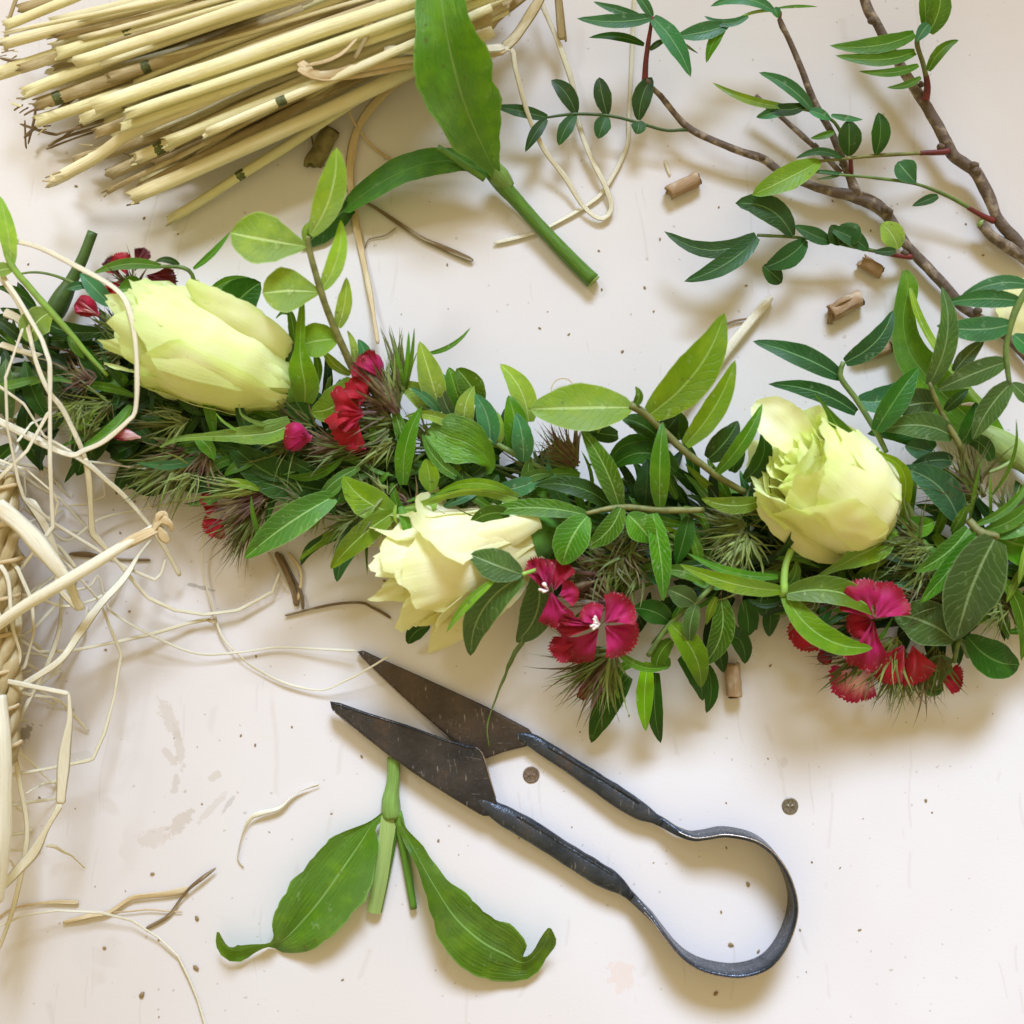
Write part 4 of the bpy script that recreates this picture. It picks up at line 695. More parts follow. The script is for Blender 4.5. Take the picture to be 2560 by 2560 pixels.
# the leaves one can follow in the photo: base, tip, width, kind, height, rise, bend, (roll)
GL = [
 (251,830,75,765,48,'D',150,6,-.12),(275,762,200,683,46,'B',168,10,.05),(367,724,297,724,70,'M',180,6,0),(470,741,380,732,28,'B',150,8,0),(448,760,412,745,30,'M',146,8,0),
 (212,713,166,722,24,'B',170,6,0),(278,988,192,1190,95,'D',120,-40,.04),(115,1040,62,900,52,'D',128,6,-.05),(75,1000,108,1178,56,'D',90,-30,.05),(22,1045,15,895,50,'G',126,10,.05),
 (275,977,158,842,46,'D',140,8,.05),(262,966,140,922,52,'D',136,6,-.1),(268,945,322,950,44,'M',146,4,0),(380,1050,368,915,80,'D',110,10,0),(460,1022,370,1008,66,'M',116,4,0),
 (40,845,33,798,16,'D',150,6,0),(88,768,-10,718,30,'D',150,10,.1),(70,858,-10,795,32,'D',142,8,0),(232,852,112,852,46,'D',128,6,0),(300,882,240,842,40,'D',140,8,.1),(176,834,211,897,28,'M',166,6,0),
 (90,800,0,770,30,'D',120,0,0),(130,1130,60,1080,40,'D',80,0,0),(30,1110,-20,1160,44,'D',70,-20,0),(180,1000,120,930,40,'D',120,8,0),(350,990,300,900,60,'K',100,6,0),(20,790,-30,840,38,'D',120,0,0),
 (560,806,652,706,92,'D',120,24,-.05),(518,741,632,697,24,'M',140,10,-.12),(484,672,577,578,18,'M',180,30,.1),(775,1062,718,975,62,'D',168,12,0),
 (820,1228,565,1098,98,'D',130,22,-.10),(490,1092,537,1152,40,'V',170,4,-.1),(835,1240,610,1397,82,'V',184,-10,.07),(985,1282,857,1190,84,'Y',178,18,-.12),(985,1280,826,1422,62,'Y',184,-18,.08),
 (960,1290,842,1455,60,'B',140,-50,.08),(905,1295,858,1392,44,'B',128,-30,0),(862,1328,748,1402,28,'Y',116,-40,.12),(850,1342,752,1414,30,'D',100,-40,.1),(812,1240,860,1203,22,'M',180,6,.1),
 (652,1342,628,1240,14,'M',168,20,-.08),(722,1216,552,1148,78,'K',112,0,.1),(540,1168,432,1222,48,'D',116,-20,0),(534,1082,498,948,32,'M',166,24,.05),(350,1105,275,1138,48,'D',96,-10,0),(600,1060,540,1100,40,'D',130,0,0),
 (1065,885,1177,818,14,'M',150,30,.12),(1100,1022,1049,853,66,'L',172,34,.05),(1125,1005,1098,930,54,'B',140,16,0),(1155,1025,1122,918,60,'M',150,20,.04),(1203,1012,1141,921,66,'M',154,20,.05),(1137,1052,1098,953,36,'G',168,18,-.05),
 (1165,1077,1186,965,50,'L',176,22,-.08),(1224,1112,1187,984,58,'B',178,22,.08),(1236,1118,1243,1029,34,'L',168,16,.05),(1322,1055,1250,910,64,'L',160,26,.10),(1290,1125,1271,988,66,'M',164,24,.08),(1308,1153,1290,1032,56,'B',178,24,.04),
 (1100,1032,1024,968,24,'B',182,10,.05),(1090,1047,986,963,62,'L',166,16,.12),(1160,1092,1010,1042,30,'L',182,10,.12),
 (1008,1212,1055,1015,48,'M',170,30,-.06),(1075,1228,1064,1147,54,'Y',172,16,0),(1095,1177,1147,1133,38,'M',160,8,0),(1157,1272,1156,1174,58,'D',156,18,0),(1165,1192,1215,1146,38,'D',160,8,.1),(1185,1226,1246,1186,48,'D',156,8,.1),
 (952,1204,973,1180,16,'M',176,8,0),(1090,1255,1000,1268,34,'Y',178,0,-.2),(1300,1246,1085,1238,26,'Y',184,0,.18),
 (1463,1286,1205,1281,48,'V',214,-16,.10),(1275,1286,1173,1312,44,'M',206,0,.12),
 (1305,1436,1176,1386,82,'G',262,-6,.04),(1305,1440,1176,1640,82,'G',258,-90,.10),(1345,1440,1290,1606,88,'G',200,-100,-.10),(1235,1450,1116,1581,24,'S',268,-30,.06),(1003,1266,1029,1364,26,'M',200,10,-.05),(990,1262,994,1312,9,'L',196,8,.1),
 (1075,1565,1020,1610,44,'D',50,-20,.1),(1408,1350,1374,1402,40,'M',150,-6,.1),
 (1578,1018,1324,1022,112,'L2',240,18,.04),(1625,1036,1812,782,100,'Y2',236,30,.08),(1713,1112,1838,900,62,'Y2',226,24,.08),(1583,1016,1588,966,22,'M',240,14,.2),(1642,1090,1553,1046,54,'D',190,6,.1),(1655,1110,1690,1046,60,'D',186,6,-.1),(1700,1100,1650,1034,66,'D',180,4,.1),
 (1548,1266,1452,1072,58,'V',214,24,.06),(1650,1268,1657,1053,52,'M',212,26,-.06),(1612,1262,1618,1147,60,'K',180,16,0),(1655,1122,1518,1158,42,'D',180,-4,.25),(1690,1180,1525,1172,64,'D',176,-6,.22),(1545,1088,1458,1066,48,'D',180,8,-.1),(1480,1092,1511,1045,14,'L',190,12,0),
 (1770,1147,1845,1052,66,'D',200,14,.08),(1793,1182,1906,1009,40,'M',206,20,.05),(1862,1200,1905,1076,52,'D',170,14,.15),(1902,1252,1752,1246,44,'Y',196,6,-.12),(1830,1180,1860,1110,40,'D',170,10,0),
 (1450,1188,1342,1204,32,'M',186,0,.08),(1300,1205,1384,1186,30,'V',190,0,-.1),(1527,1264,1336,1213,50,'D',196,0,.08),(1240,1224,1370,1176,48,'B',176,6,.08),(1340,1230,1460,1200,40,'M',170,0,.1),
 (1468,1290,1406,1412,88,'V',240,-16,.10),(1552,1270,1464,1368,56,'V',226,-14,-.10),(1570,1286,1629,1355,74,'V',222,-8,-.04),(1632,1284,1658,1503,56,'V',214,-26,-.06),(1722,1292,1690,1412,50,'D',180,-6,-.05),(1668,1424,1764,1464,36,'M',196,4,-.12),
 (1957,1476,1699,1411,44,'Y',216,6,-.08),(1945,1442,1717,1382,24,'M',206,6,-.06),(1738,1508,1670,1474,58,'G',196,6,0),(1740,1512,1725,1606,42,'G',196,-26,.06),(1677,1560,1753,1720,66,'Y3',176,-60,-.06),(1802,1496,1756,1666,64,'V',160,-40,-.08),
 (1674,1556,1586,1520,64,'D',160,0,.1),(1790,1492,1766,1562,24,'Y',176,-6,0),(1572,1690,1478,1857,66,'D',90,-60,.05),(1620,1655,1615,1829,46,'V2',130,-50,.0),(1640,1682,1652,1858,44,'D',100,-60,.03),(1768,1664,1766,1783,40,'D',80,-40,-.05),
 (1700,1642,1756,1752,50,'D',120,-60,-.05),(1815,1566,1862,1660,50,'D',90,-50,-.08),(1790,1592,1810,1682,44,'D',80,-40,0),(1925,1462,1915,1542,66,'D',110,-30,0),(1930,1490,1924,1592,50,'D',80,-40,0),(1545,1630,1676,1666,24,'M',150,-10,.12),(1375,1614,1412,1650,38,'D',90,-30,-.1),
 (1590,1660,1545,1690,24,'M',120,-10,.2),(1560,1660,1550,1720,22,'M',110,-16,.2),(1640,1640,1672,1670,40,'M',130,-20,0),(1680,1600,1640,1680,44,'M',150,-26,.1),(1800,1540,1850,1600,54,'D',120,-30,.1),(1860,1500,1870,1590,60,'D',110,-30,0),
 (1965,1484,2208,1548,72,'Y4',222,-6,-.10),(1962,1488,2182,1620,66,'Y4',214,-14,.12),(1960,1470,1990,1400,30,'M',190,10,.1),
 (2101,942,1882,853,62,'T2',150,20,.04),(2140,1031,1920,960,48,'T2',156,14,.05),(2113,906,2232,776,56,'T2',166,24,.10),(2145,1002,2268,940,70,'T2',150,10,.16),(2190,1076,2297,918,70,'D3',190,20,-.02),(2343,1008,2232,1022,80,'G',150,4,.04),(2382,1091,2204,1075,70,'G',176,4,.06),
 (2323,962,2354,716,56,'G',200,40,.06),(2547,753,2362,757,46,'B',240,0,.05),(2570,712,2400,742,40,'B',232,0,.1),(2523,812,2341,814,62,'B',236,0,-.03),(2512,906,2342,976,62,'G',226,-10,.04),(2385,930,2461,850,40,'G',214,16,-.08),(2525,960,2432,1100,64,'G',230,-20,.06),
 (2530,958,2580,1010,44,'G',220,-10,0),(2535,836,2590,880,46,'B',230,0,0),(2405,1106,2440,1005,56,'D',180,8,.1),(2363,1026,2422,972,30,'D',180,8,0),(2396,1298,2250,1168,82,'B2',190,6,.10),(2330,1132,2262,1115,52,'B2',176,4,0),(2380,1152,2276,1165,48,'B2',180,4,.1),(2335,1122,2168,1085,60,'D',150,0,.1),
 (2480,1150,2400,1090,50,'D',150,0,.1),(2255,1300,2336,1303,54,'M',176,4,.2),
 (2421,1321,2287,1430,54,'V',226,-14,-.06),(2444,1336,2300,1508,60,'V',236,-20,.05),(2487,1348,2390,1602,142,'G',262,-60,.02),(2492,1338,2610,1285,50,'V',230,6,.05),(2464,1326,2590,1235,40,'M',232,8,.05),(2440,1312,2575,1190,24,'M',232,8,.06),
 (2424,1300,2452,1150,12,'M',226,40,-.06),(2495,1342,2640,1340,100,'M',214,-10,.1),(2380,1330,2416,1262,32,'M',210,10,0),(2478,1300,2478,1180,9,'M',214,40,-.1),(2478,1240,2540,1045,10,'M',214,60,.1),
 (2386,1602,2233,1534,108,'G',196,-20,.08),(2418,1590,2549,1662,90,'D',150,-60,.08),(2510,1450,2553,1652,44,'M',190,-60,-.10),(2568,1355,2546,1462,22,'L',226,-20,0),(2540,1380,2600,1460,60,'D',150,-20,0),(2520,1420,2600,1440,50,'D',160,-10,0),(2480,1500,2520,1600,30,'M',140,-30,0),
 (2190,1360,2100,1420,70,'K',130,0,0),(2250,1400,2160,1420,60,'D',130,0,.1),(2130,1450,2230,1420,40,'M',150,0,.1),(2050,1440,1960,1500,60,'K',120,0,.1),(2200,1480,2120,1420,50,'K',110,0,.1),
 (760,900,700,880,26,'M',146,6,0),(402,666,232,684,30,'M',200,6,.08),(448,662,388,654,18,'D',196,6,.1),(640,1150,560,1190,34,'M',150,0,.1),
]
import re as _re
pal = {'L2': 'L2', 'Y2': 'Y2'}
LEAFM['L2'] = leaf_mat('underside_leaf', (0.215, 0.345, 0.060), (0.42, 0.56, 0.18), 0.03, rough=0.55, width=0.06, blotch=0.12)
LEAFM['Y2'] = leaf_mat('olive_underside', (0.150, 0.270, 0.020), (0.28, 0.42, 0.09), 0.05, rough=0.55, blotch=0.2)
LEAFM['Y3'] = leaf_mat('olive_dark', (0.105, 0.190, 0.012), (0.27, 0.40, 0.10), 0.15)
LEAFM['Y4'] = leaf_mat('folded_leaf', (0.115, 0.225, 0.022), (0.30, 0.48, 0.12), 0.08, blotch=0.2)
LEAFM['V2'] = leaf_mat('bright_leaf', (0.170, 0.370, 0.020), (0.42, 0.65, 0.16), 0.1, blotch=0.2)
LEAFM['T2'] = leaf_mat('cool_dark_leaf', (0.035, 0.120, 0.040), (0.18, 0.36, 0.14), 0.2)
LEAFM['B2'] = leaf_mat('blue_dark_leaf', (0.040, 0.115, 0.048), (0.16, 0.28, 0.12), 0.25)
LEAFM['D3'] = leaf_mat('clean_dark_leaf', (0.042, 0.140, 0.028), (0.16, 0.34, 0.09), 0.15)
big = {(2487, 1348): 'large dusty grey-green leaf', (1578, 1018): 'large lime leaf seen from below', (835, 1240): 'bright leaf with clear pale veins', (820, 1228): 'large dark dull leaf', (1468, 1290): 'bright leaf with ladder-like veins', (1625, 1036): 'tall olive leaf pointing up'}
for e in GL:
    bx, by, tx, ty, w, kd, z, dz, bend = e[:9]
    sh = s_lance if w / math.hypot(tx - bx, ty - by) < 0.55 else s_oval
    if kd == 'L2': sh = s_oval
    leaf(gar, (bx, by), (tx, ty), w * (0.92 if w < 90 else 1.0), kd, z, dz, bend + R.uniform(-.05, .05), R.uniform(.03, .14), R.uniform(-14, 14), sh, nv=14 if w > 50 else 10, nu=8 if w > 50 else 6, label=big.get((bx, by)), fold=0.30 if kd == 'D3' else None)
# broad crumpled leaf with hooked tip, crinkled long sepal leaf
blade('leaf', QP([(1075, 1068, 176, 60, 0), (1120, 1090, 190, 110, -10), (1170, 1108, 196, 105, -12), (1208, 1135, 190, 60, -10), (1226, 1165, 178, 24, 0), (1218, 1180, 168, 14, 10), (1205, 1180, 160, 4, 20)]), LEAFM['A'], gar, None, 0.18, 20, 8, 0.05, label='crumpled bright leaf with hooked tip')
blade('leaf', QP([(1295, 1246, 190, 30, 0), (1240, 1232, 200, 30, 40), (1170, 1226, 206, 24, 50), (1110, 1240, 204, 22, 50), (1050, 1260, 200, 14, 20), (996, 1272, 196, 3, 0)]), LEAFM['L'], gar, None, 0.3, 20, 6, 0.05)
def sprig(pts, m, leaves, label=None, z=None):
    s = tube('sprig_stem', QP(pts), m, gar, sides=8, n=5 * len(pts), lump=0.12, seed=R.random() * 9, label=label)
    for (bx, by, tx, ty, w, kd, z, dz, bend) in leaves:
        leaf(s, (bx, by), (tx, ty), w, kd, z, dz, bend, .06, R.uniform(-8, 8), s_lance if w < 45 else (s_obov if w > 90 else s_oval), fold=0.10, nv=14, nu=8)
    return s
sprig([(892, 945, 170, 10), (870, 895, 200, 9), (847, 846, 224, 9), (822, 785, 248, 8), (801, 725, 270, 8), (784, 665, 286, 7), (771, 615, 296, 7), (770, 590, 302, 5)], M_browntwig,
      [(768, 616, 577, 582, 118, 'L', 298, 10, -.02), (776, 588, 841, 368, 70, 'L', 302, 60, .10), (806, 722, 852, 549, 42, 'L', 270, 40, .10), (799, 731, 656, 733, 104, 'L', 270, 12, .03), (845, 818, 866, 693, 37, 'L', 236, 30, .06), (844, 848, 738, 868, 84, 'Y2', 222, 0, .05),
       (876, 936, 806, 868, 24, 'L', 176, 0, -.1), (876, 944, 776, 1030, 84, 'Y2', 190, 8, -.22), (768, 610, 778, 553, 13, 'Y', 298, 10, -.2), (885, 905, 868, 826, 18, 'L', 200, 20, .1), (895, 938, 895, 848, 40, 'B', 170, 10, .2)], 'upright twig with lime green leaves')
sprig([(-10, 560, 250, 8), (12, 610, 244, 8), (30, 665, 236, 8), (75, 720, 224, 8), (130, 782, 210, 8), (180, 838, 194, 7), (215, 880, 180, 6), (270, 940, 160, 5)], M_limestem,
      [(28, 662, 0, 490, 40, 'L', 238, 30, .05), (30, 672, -22, 690, 34, 'L', 236, 6, .1), (128, 780, 78, 858, 70, 'L', 212, 14, .16)], 'lime green twig at the left edge')
tube('stem', QP([(400, 666, 202, 4), (452, 668, 198, 5), (476, 680, 192, 5), (486, 705, 180, 5), (492, 740, 160, 5)]), M_greentwig, gar, n=10)
tube('stem', QP([(60, 860, 120, 6), (100, 925, 122, 6), (165, 962, 120, 8), (280, 982, 118, 8), (380, 1000, 110, 6)]), M_browntwig, gar, n=14)
tube('stem', QP([(28, 1050, 90, 6), (90, 1056, 90, 7), (180, 1048, 90, 6)]), M_browntwig, gar, n=8)
tube('stem', QP([(1040, 1010, 172, 6), (1150, 1062, 176, 7), (1260, 1120, 176, 7), (1340, 1165, 170, 7), (1400, 1190, 160, 7)]), M_greentwig, gar, n=16)
tube('stem', QP([(1575, 1012, 238, 10), (1620, 1040, 232, 9), (1700, 1118, 220, 9), (1760, 1165, 206, 8), (1800, 1195, 190, 8), (1860, 1230, 170, 8)]), M_browntwig, gar, n=20)
tube('stem', QP([(1465, 1284, 226, 5), (1550, 1268, 218, 7), (1645, 1275, 208, 8), (1760, 1275, 190, 7)]), M_browntwig, gar, n=14)
tube('stem', QP([(1620, 1640, 140, 6), (1675, 1560, 168, 6), (1738, 1508, 192, 6), (1785, 1460, 190, 6)]), M_greentwig, gar, n=14)
tube('stem', QP([(1978, 1375, 200, 8), (1965, 1410, 210, 8), (1960, 1450, 216, 9), (1960, 1480, 220, 9), (1950, 1490, 210, 3)]), M_limestem, gar, n=12)
tube('stem', QP([(2109, 905, 168, 6), (2101, 942, 164, 7), (2142, 1000, 166, 7), (2188, 1075, 172, 7), (2216, 1130, 160, 6)]), M_greentwig, gar, n=16)
tube('stem', QP([(2570, 720, 244, 8), (2545, 762, 240, 9), (2527, 812, 236, 8), (2515, 870, 230, 7), (2517, 910, 226, 7), (2524, 962, 226, 6)]), M_greentwig, gar, n=16)
tube('stem', QP([(2323, 955, 200, 5), (2345, 1012, 190, 6), (2370, 1062, 184, 7), (2400, 1115, 180, 8), (2432, 1190, 160, 7), (2460, 1240, 140, 7)]), M_browntwig, gar, n=16)
tube('stem', QP([(2420, 1300, 216, 9), (2445, 1328, 232, 12), (2486, 1340, 256, 9), (2492, 1346, 262, 6)]), M_browntwig, gar, n=12, lump=0.5)
tube('stem', QP([(1312, 1592, 110, 7), (1275, 1656, 80, 5), (1261, 1694, 66, 3.5), (1232, 1766, 60, 2.5), (1218, 1818, 58, 2.2), (1223, 1866, 54, 1.5)]), M_greentwig, gar, n=24, sides=6, lump=0.7, label='withered tendril drooping over the rear blade')
tube('stem', QP([(1306, 1436, 262, 5), (1345, 1424, 230, 5), (1400, 1410, 190, 5)]), M_limestem, gar, n=8)
tube('stem', QP([(2170, 1350, 170, 6), (2140, 1380, 170, 6)]), M_limestem, gar, n=4)
tube('stem', QP([(2422, 1640, 100, 8), (2400, 1600, 140, 7), (2385, 1655, 110, 6)]), M_greentwig, gar, n=8)
blade('leaf', QP([(2380, 1662, 110, 30, 0), (2340, 1668, 108, 70, 10), (2315, 1695, 96, 66, 10), (2330, 1722, 80, 40, 20), (2350, 1722, 74, 20, 30), (2350, 1700, 84, 12, 20)]), LEAFM['G'], gar, None, 0.3, 14, 6, 0.03, label='small leaf curled on itself')

# ------------------------------------------------------------------ roses
def rose_mat(name, c1, c2, cg):
    k = NT(name); uv = k.uv(); sp = k.n('ShaderNodeSeparateXYZ'); k.l(uv, sp.inputs[0]); u, v = sp.outputs[0], sp.outputs[1]
    a = k.math('MULTIPLY', k.math('ABSOLUTE', k.math('SUBTRACT', u, 0.5)), 2.0)
    st = k.noise(k.mapv(uv, (26, 1.2, 1)), 2.0, 4, 0.6); bl = k.noise(k.ob(), 60, 3); fine = k.noise(k.ob(), 500, 2)
    c = k.mix(k.step(bl, 0.35, 0.65), c1, c2)
    g = k.math('MAXIMUM', k.step(v, 0.30, 0.0, 0, 0.5), k.math('MULTIPLY', k.step(v, 0.72, 1.0), 0.55)); g = k.math('MAXIMUM', g, k.math('MULTIPLY', k.step(a, 0.72, 1.0), 0.45))
    c = k.mix(k.math('MULTIPLY', g, k.step(st, 0.3, 0.7, 0.5, 1.0)), c, cg)
    c = k.mix(k.step(st, 0.52, 0.78, 0, 0.20), c, (0.74, 0.80, 0.30)); vn = k.noise(k.mapv(uv, (70, 1.0, 1)), 2.0, 3, 0.6); c = k.mix(k.step(vn, 0.58, 0.80, 0, 0.12), c, (0.66, 0.76, 0.26)); br = k.noise(k.ob(), 190, 3, 0.7); c = k.mix(k.math('MULTIPLY', k.step(br, 0.64, 0.74), k.step(v, 0.55, 1.0, 0.15, 0.6)), c, (0.55, 0.48, 0.16))
    return k.bsdf(c, 0.50, 0, k.bump(k.math('ADD', k.math('MULTIPLY', st, 1.0), k.math('MULTIPLY', fine, 0.3)), 0.22, 0.0006), 0.35, sss=0.18, trans=0.36, transcol=hsv(k, c, 0.5, 1.12, 1.1), sheen=0.1)
M_rose1 = rose_mat('pale_lime_petal', (0.86, 0.93, 0.42), (0.93, 0.95, 0.56), (0.62, 0.84, 0.22))
M_rose2 = rose_mat('warm_cream_petal', (0.94, 0.89, 0.52), (0.95, 0.92, 0.64), (0.74, 0.82, 0.30))
M_rose3 = rose_mat('pale_yellow_petal', (0.94, 0.95, 0.46), (0.96, 0.96, 0.60), (0.72, 0.90, 0.26))
M_calyx = simple('calyx', (0.10, 0.26, 0.03), 0.5, 0.3, 200, trans=0.1)
def interp(tab, t):
    for (a, x), (b, y) in zip(tab, tab[1:]):
        if t <= b: f = (t - a) / (b - a); f = f * f * (3 - 2 * f); return x + (y - x) * f
    return tab[-1][1]
def rose(name_lab, base, mouth, Rad, prof, petals, mat, inner=6, dcent=(1960, 1110)):
    O = Q(*base); M = Q(*mouth); A = (M - O); L = A.length; A.normalize()
    U = (UP - A * UP.dot(A)).normalized(); Vv = A.cross(U)
    t = thing('rose', base[:2], name_lab, 'rose', 'three pale roses in the garland')
    def petal(phi0, hw, rs, ls, curl, pt, sh=0.0, nm='petal', wav=1.0, t0=0.0, lean=0.0, cut=2.6, seed=None, drop=0.22):
        nv, nu = 22, 18; V = []; UU = []; sd = seed if seed is not None else R.random() * 60
        for j in range(nv + 1):
            tt = j / nv
            for i in range(nu + 1):
                s = 2 * i / nu - 1
                tm = ls * (1 - drop * abs(s) ** cut + pt * max(0, 1 - abs(s + lean) * 2.6) + 0.035 * wav * noise.noise(Vector((sd, s * 2.6, 0))) + 0.02 * wav * noise.noise(Vector((sd + 3, s * 7, 0))))
                q = t0 + (tm - t0) * tt
                ph = math.radians(phi0 + s * hw * min(1.0, 0.62 + 0.38 * tt / 0.35) + sh * tt)
                e = max(0, (tt - 0.74) / 0.26)
                r = Rad * rs * interp(prof, q) * (1 + 0.020 * s) 
                r += Rad * curl * e ** 2.0 * (1 + 0.45 * noise.noise(Vector((sd + 7, s * 2.2, 1)))) + Rad * 0.05 * wav * noise.noise(Vector((sd, s * 1.7, tt * 2.0))) + Rad * 0.07 * wav * e * noise.noise(Vector((sd + 2, s * 4.5, 0)))
                r += Rad * 0.05 * abs(s) ** 3 * (1 if curl > 0 else 0)
                ax = q * L - Rad * max(0, curl) * 0.55 * e ** 2.4
                V.append(O + A * ax + (U * math.cos(ph) + Vv * math.sin(ph)) * r); UU.append((i / nu, tt))
        return obj(nm, V, grid_faces(nv, nu), mat, t, UU)
    for p in petals: petal(*p)
    return t, O, A, U, Vv, L, petal
bar = [(0, .30), (.10, .60), (.30, .92), (.55, 1.02), (.78, .98), (1.0, .92), (1.3, .92)]
cone = [(0, .34), (.10, .62), (.35, .84), (.65, 1.0), (.9, 1.08), (1.2, 1.15)]
egg = [(0, .30), (.08, .66), (.25, .96), (.5, 1.05), (.75, .98), (1.0, .84), (1.3, .72)]
# phi, half width, radius, length, curl, point, shift
r1 = rose('long pale lime rose bud at the left end of the garland', (742, 975, 150), (338, 812, 175), 119, bar, [
  (-60, 52, 1.00, 0.86, .12, .00, 10), (35, 60, 1.03, 0.93, .05, .05, -12, 'petal', 1, 0, .3), (100, 48, 1.00, 0.80, .30, .06, 0), (-120, 50, .98, .94, .10, .03, 0), (165, 55, .98, .9, .05, 0, 0),
  (-20, 56, .93, 1.02, .02, .05, 8, 'petal', 1.4), (60, 44, .92, 1.05, .10, .04, -8, 'petal', 1.4), (-90, 40, .90, 1.06, .12, .05, 0), (130, 50, .88, 1.0, .05, .03, 0), (10, 36, .80, 1.10, .10, .04, 10, 'petal', 1.6), (-55, 34, .76, 1.08, .0, .05, 0), (80, 40, .74, 1.06, .05, 0, 0)],
  M_rose1)
r2 = rose('lowest of the three roses, cream coloured with flared ragged petals', (1362, 1326, 130), (1000, 1445, 150), 118, cone, [
  (-20, 46, 1.04, .98, .06, .04, 14, 'petal', 1.2), (48, 46, 1.02, .84, .42, .05, -6, 'petal', 1.3), (100, 42, 1.02, 1.02, .22, .12, 0, 'petal', 1.6), (-80, 44, .98, .92, .18, .02, 0), (-130, 50, .96, .95, .1, .02, 0), (160, 55, .96, 1.02, .12, .03, 0),
  (18, 50, .92, 1.06, .10, .03, 6, 'petal', 1.6), (75, 42, .90, 1.10, .22, .05, 0, 'petal', 1.8), (-48, 40, .88, 1.08, .10, .04, 0, 'petal', 1.5), (-100, 44, .82, 1.06, .1, .03, 0), (130, 44, .84, 1.08, .16, .03, 0), (30, 40, .74, 1.12, .06, .03, 0, 'petal', 1.6), (-15, 34, .66, 1.14, .02, .04, 0, 'petal', 1.6), (90, 40, .66, 1.12, .05, .03, 0)],
  M_rose2)
r3 = rose('plump pale yellow rose with its swirled centre showing, near the right end', (2194, 1316, 112), (1975, 1132, 250), 121, egg, [
  (-62, 58, 1.06, .86, .10, .03, 0, 'petal', 1.0, 0, 0, 2.6), (12, 62, 1.04, .92, .03, .04, 4, 'petal', .9), (82, 56, 1.03, .96, .04, .04, 0), (150, 54, 1.03, 1.0, .12, .03, 0, 'petal', 1.3), (-135, 56, 1.05, .98, .20, .02, 0, 'petal', 1.3),
  (45, 56, .95, 1.04, .08, .05, 6, 'petal', 1.3), (-28, 52, .95, 1.00, .06, .04, 0, 'petal', 1.2), (-95, 50, .96, 1.04, .16, .03, 0, 'petal', 1.5), (118, 50, .94, 1.08, .18, .04, 0, 'petal', 1.7), (-165, 52, .94, 1.10, .22, .05, 0, 'petal', 1.7)],
  M_rose3)
# the spiral heart of the open rose, and simpler hearts for the others
for (rr, sc1, n, m) in ((r3, 1.0, 11, 0), (r1, .85, 7, 0), (r2, .9, 8, 0)):
    t, O, A, U, Vv, L, petal = rr
    for i in range(n):
        f = (i + 1) / (n + 1)
        petal(i * 137.5 + 40, 70 + 45 * f, .86 * (1 - f) ** .9 * sc1 + .05, 1.00 + .05 * f, .16 * (1 - f), .0, 0, 'inner_petal', 0.8 * (1 - f * .4), 0.4, 0, 3.0, None, 0.10)
def calyx(rr, r0, r1_, d0, d1, mat=M_calyx):
    t, O, A, U, Vv, L, petal = rr; V = []; n = 18
    for j in range(7):
        f = j / 6; r = r0 + (r1_ - r0) * math.sin(f * math.pi * .5)
        for i in range(n): a = 2 * math.pi * i / n; V.append(O + A * (d0 + (d1 - d0) * f) + (U * math.cos(a) + Vv * math.sin(a)) * r * (1 + .05 * math.sin(5 * a)))
    obj('calyx', V, grid_faces(6, n, True), mat, t)
calyx(r1, 10, 48, -40, 10); calyx(r2, 14, 78, -50, 40); calyx(r3, 14, 46, -50, 6)
def sep(rr, pts, m='S', label=None, wave=.03, fold=.2): blade('sepal', QP(pts), LEAFM[m], rr[0], None, fold, 20, 8, wave, label=label)
sep(r1, [(762, 1005, 190, 40, 0), (762, 960, 222, 68, 0), (754, 915, 238, 58, 0), (750, 870, 244, 26, 0), (752, 820, 250, 22, 0), (755, 770, 256, 14, 0), (756, 694, 262, 3, 0)], 'Y4', 'tall hairy sepal')
sep(r1, [(738, 900, 200, 18, 0), (736, 850, 204, 24, 0), (730, 800, 206, 20, 0), (722, 775, 206, 10, 0)], 'M')
sep(r1, [(722, 785, 206, 7, 0), (705, 782, 208, 8, 0), (690, 796, 206, 2, 0)], 'M')
sep(r1, [(728, 1060, 190, 40, 0), (680, 1080, 204, 52, 0), (620, 1088, 208, 42, 0), (560, 1090, 206, 26, 0), (500, 1092, 200, 16, 0), (440, 1098, 190, 13, 0), (400, 1118, 178, 4, 0)], 'S', 'long pale hairy sepal', .05)
for pts in ([(660, 1062, 215, 10, 0), (625, 1050, 226, 9, 0), (603, 1035, 232, 5, 0), (597, 1010, 236, 2, 0)], [(590, 1075, 212, 7, 0), (560, 1055, 222, 6, 0), (540, 1034, 226, 2, 0)]): sep(r1, pts)
sep(r1, [(785, 985, 170, 10, 0), (796, 930, 176, 20, 0), (790, 890, 180, 14, 0), (778, 870, 180, 4, 0)], 'M')
sep(r1, [(722, 905, 206, 16, 0), (726, 880, 214, 20, 0), (732, 858, 216, 8, 0)], 'D')
sep(r3, [(2232, 1318, 160, 44, 0), (2196, 1362, 190, 64, 0), (2146, 1388, 204, 56, 0), (2102, 1412, 204, 24, 0), (2062, 1432, 198, 12, 0), (2034, 1447, 190, 3, 0)], 'S', 'pale sepal curling forward', .03)
sep(r3, [(2178, 1150, 190, 14, 0), (2135, 1108, 236, 34, 30), (2095, 1065, 262, 34, 30), (2072, 1030, 272, 14, 10), (2037, 984, 280, 3, 0)], 'M')
sep(r3, [(2240, 1310, 150, 30, 0), (2262, 1240, 196, 30, 0), (2262, 1190, 220, 30, 0), (2240, 1156, 236, 20, 0), (2210, 1140, 244, 14, 0), (2190, 1128, 246, 12, 0), (2196, 1118, 246, 5, 0)], 'Y', 'olive sepal along the right side')
sep(r3, [(2232, 1215, 222, 10, 0), (2215, 1208, 236, 12, 0), (2198, 1217, 240, 3, 0)], 'M')
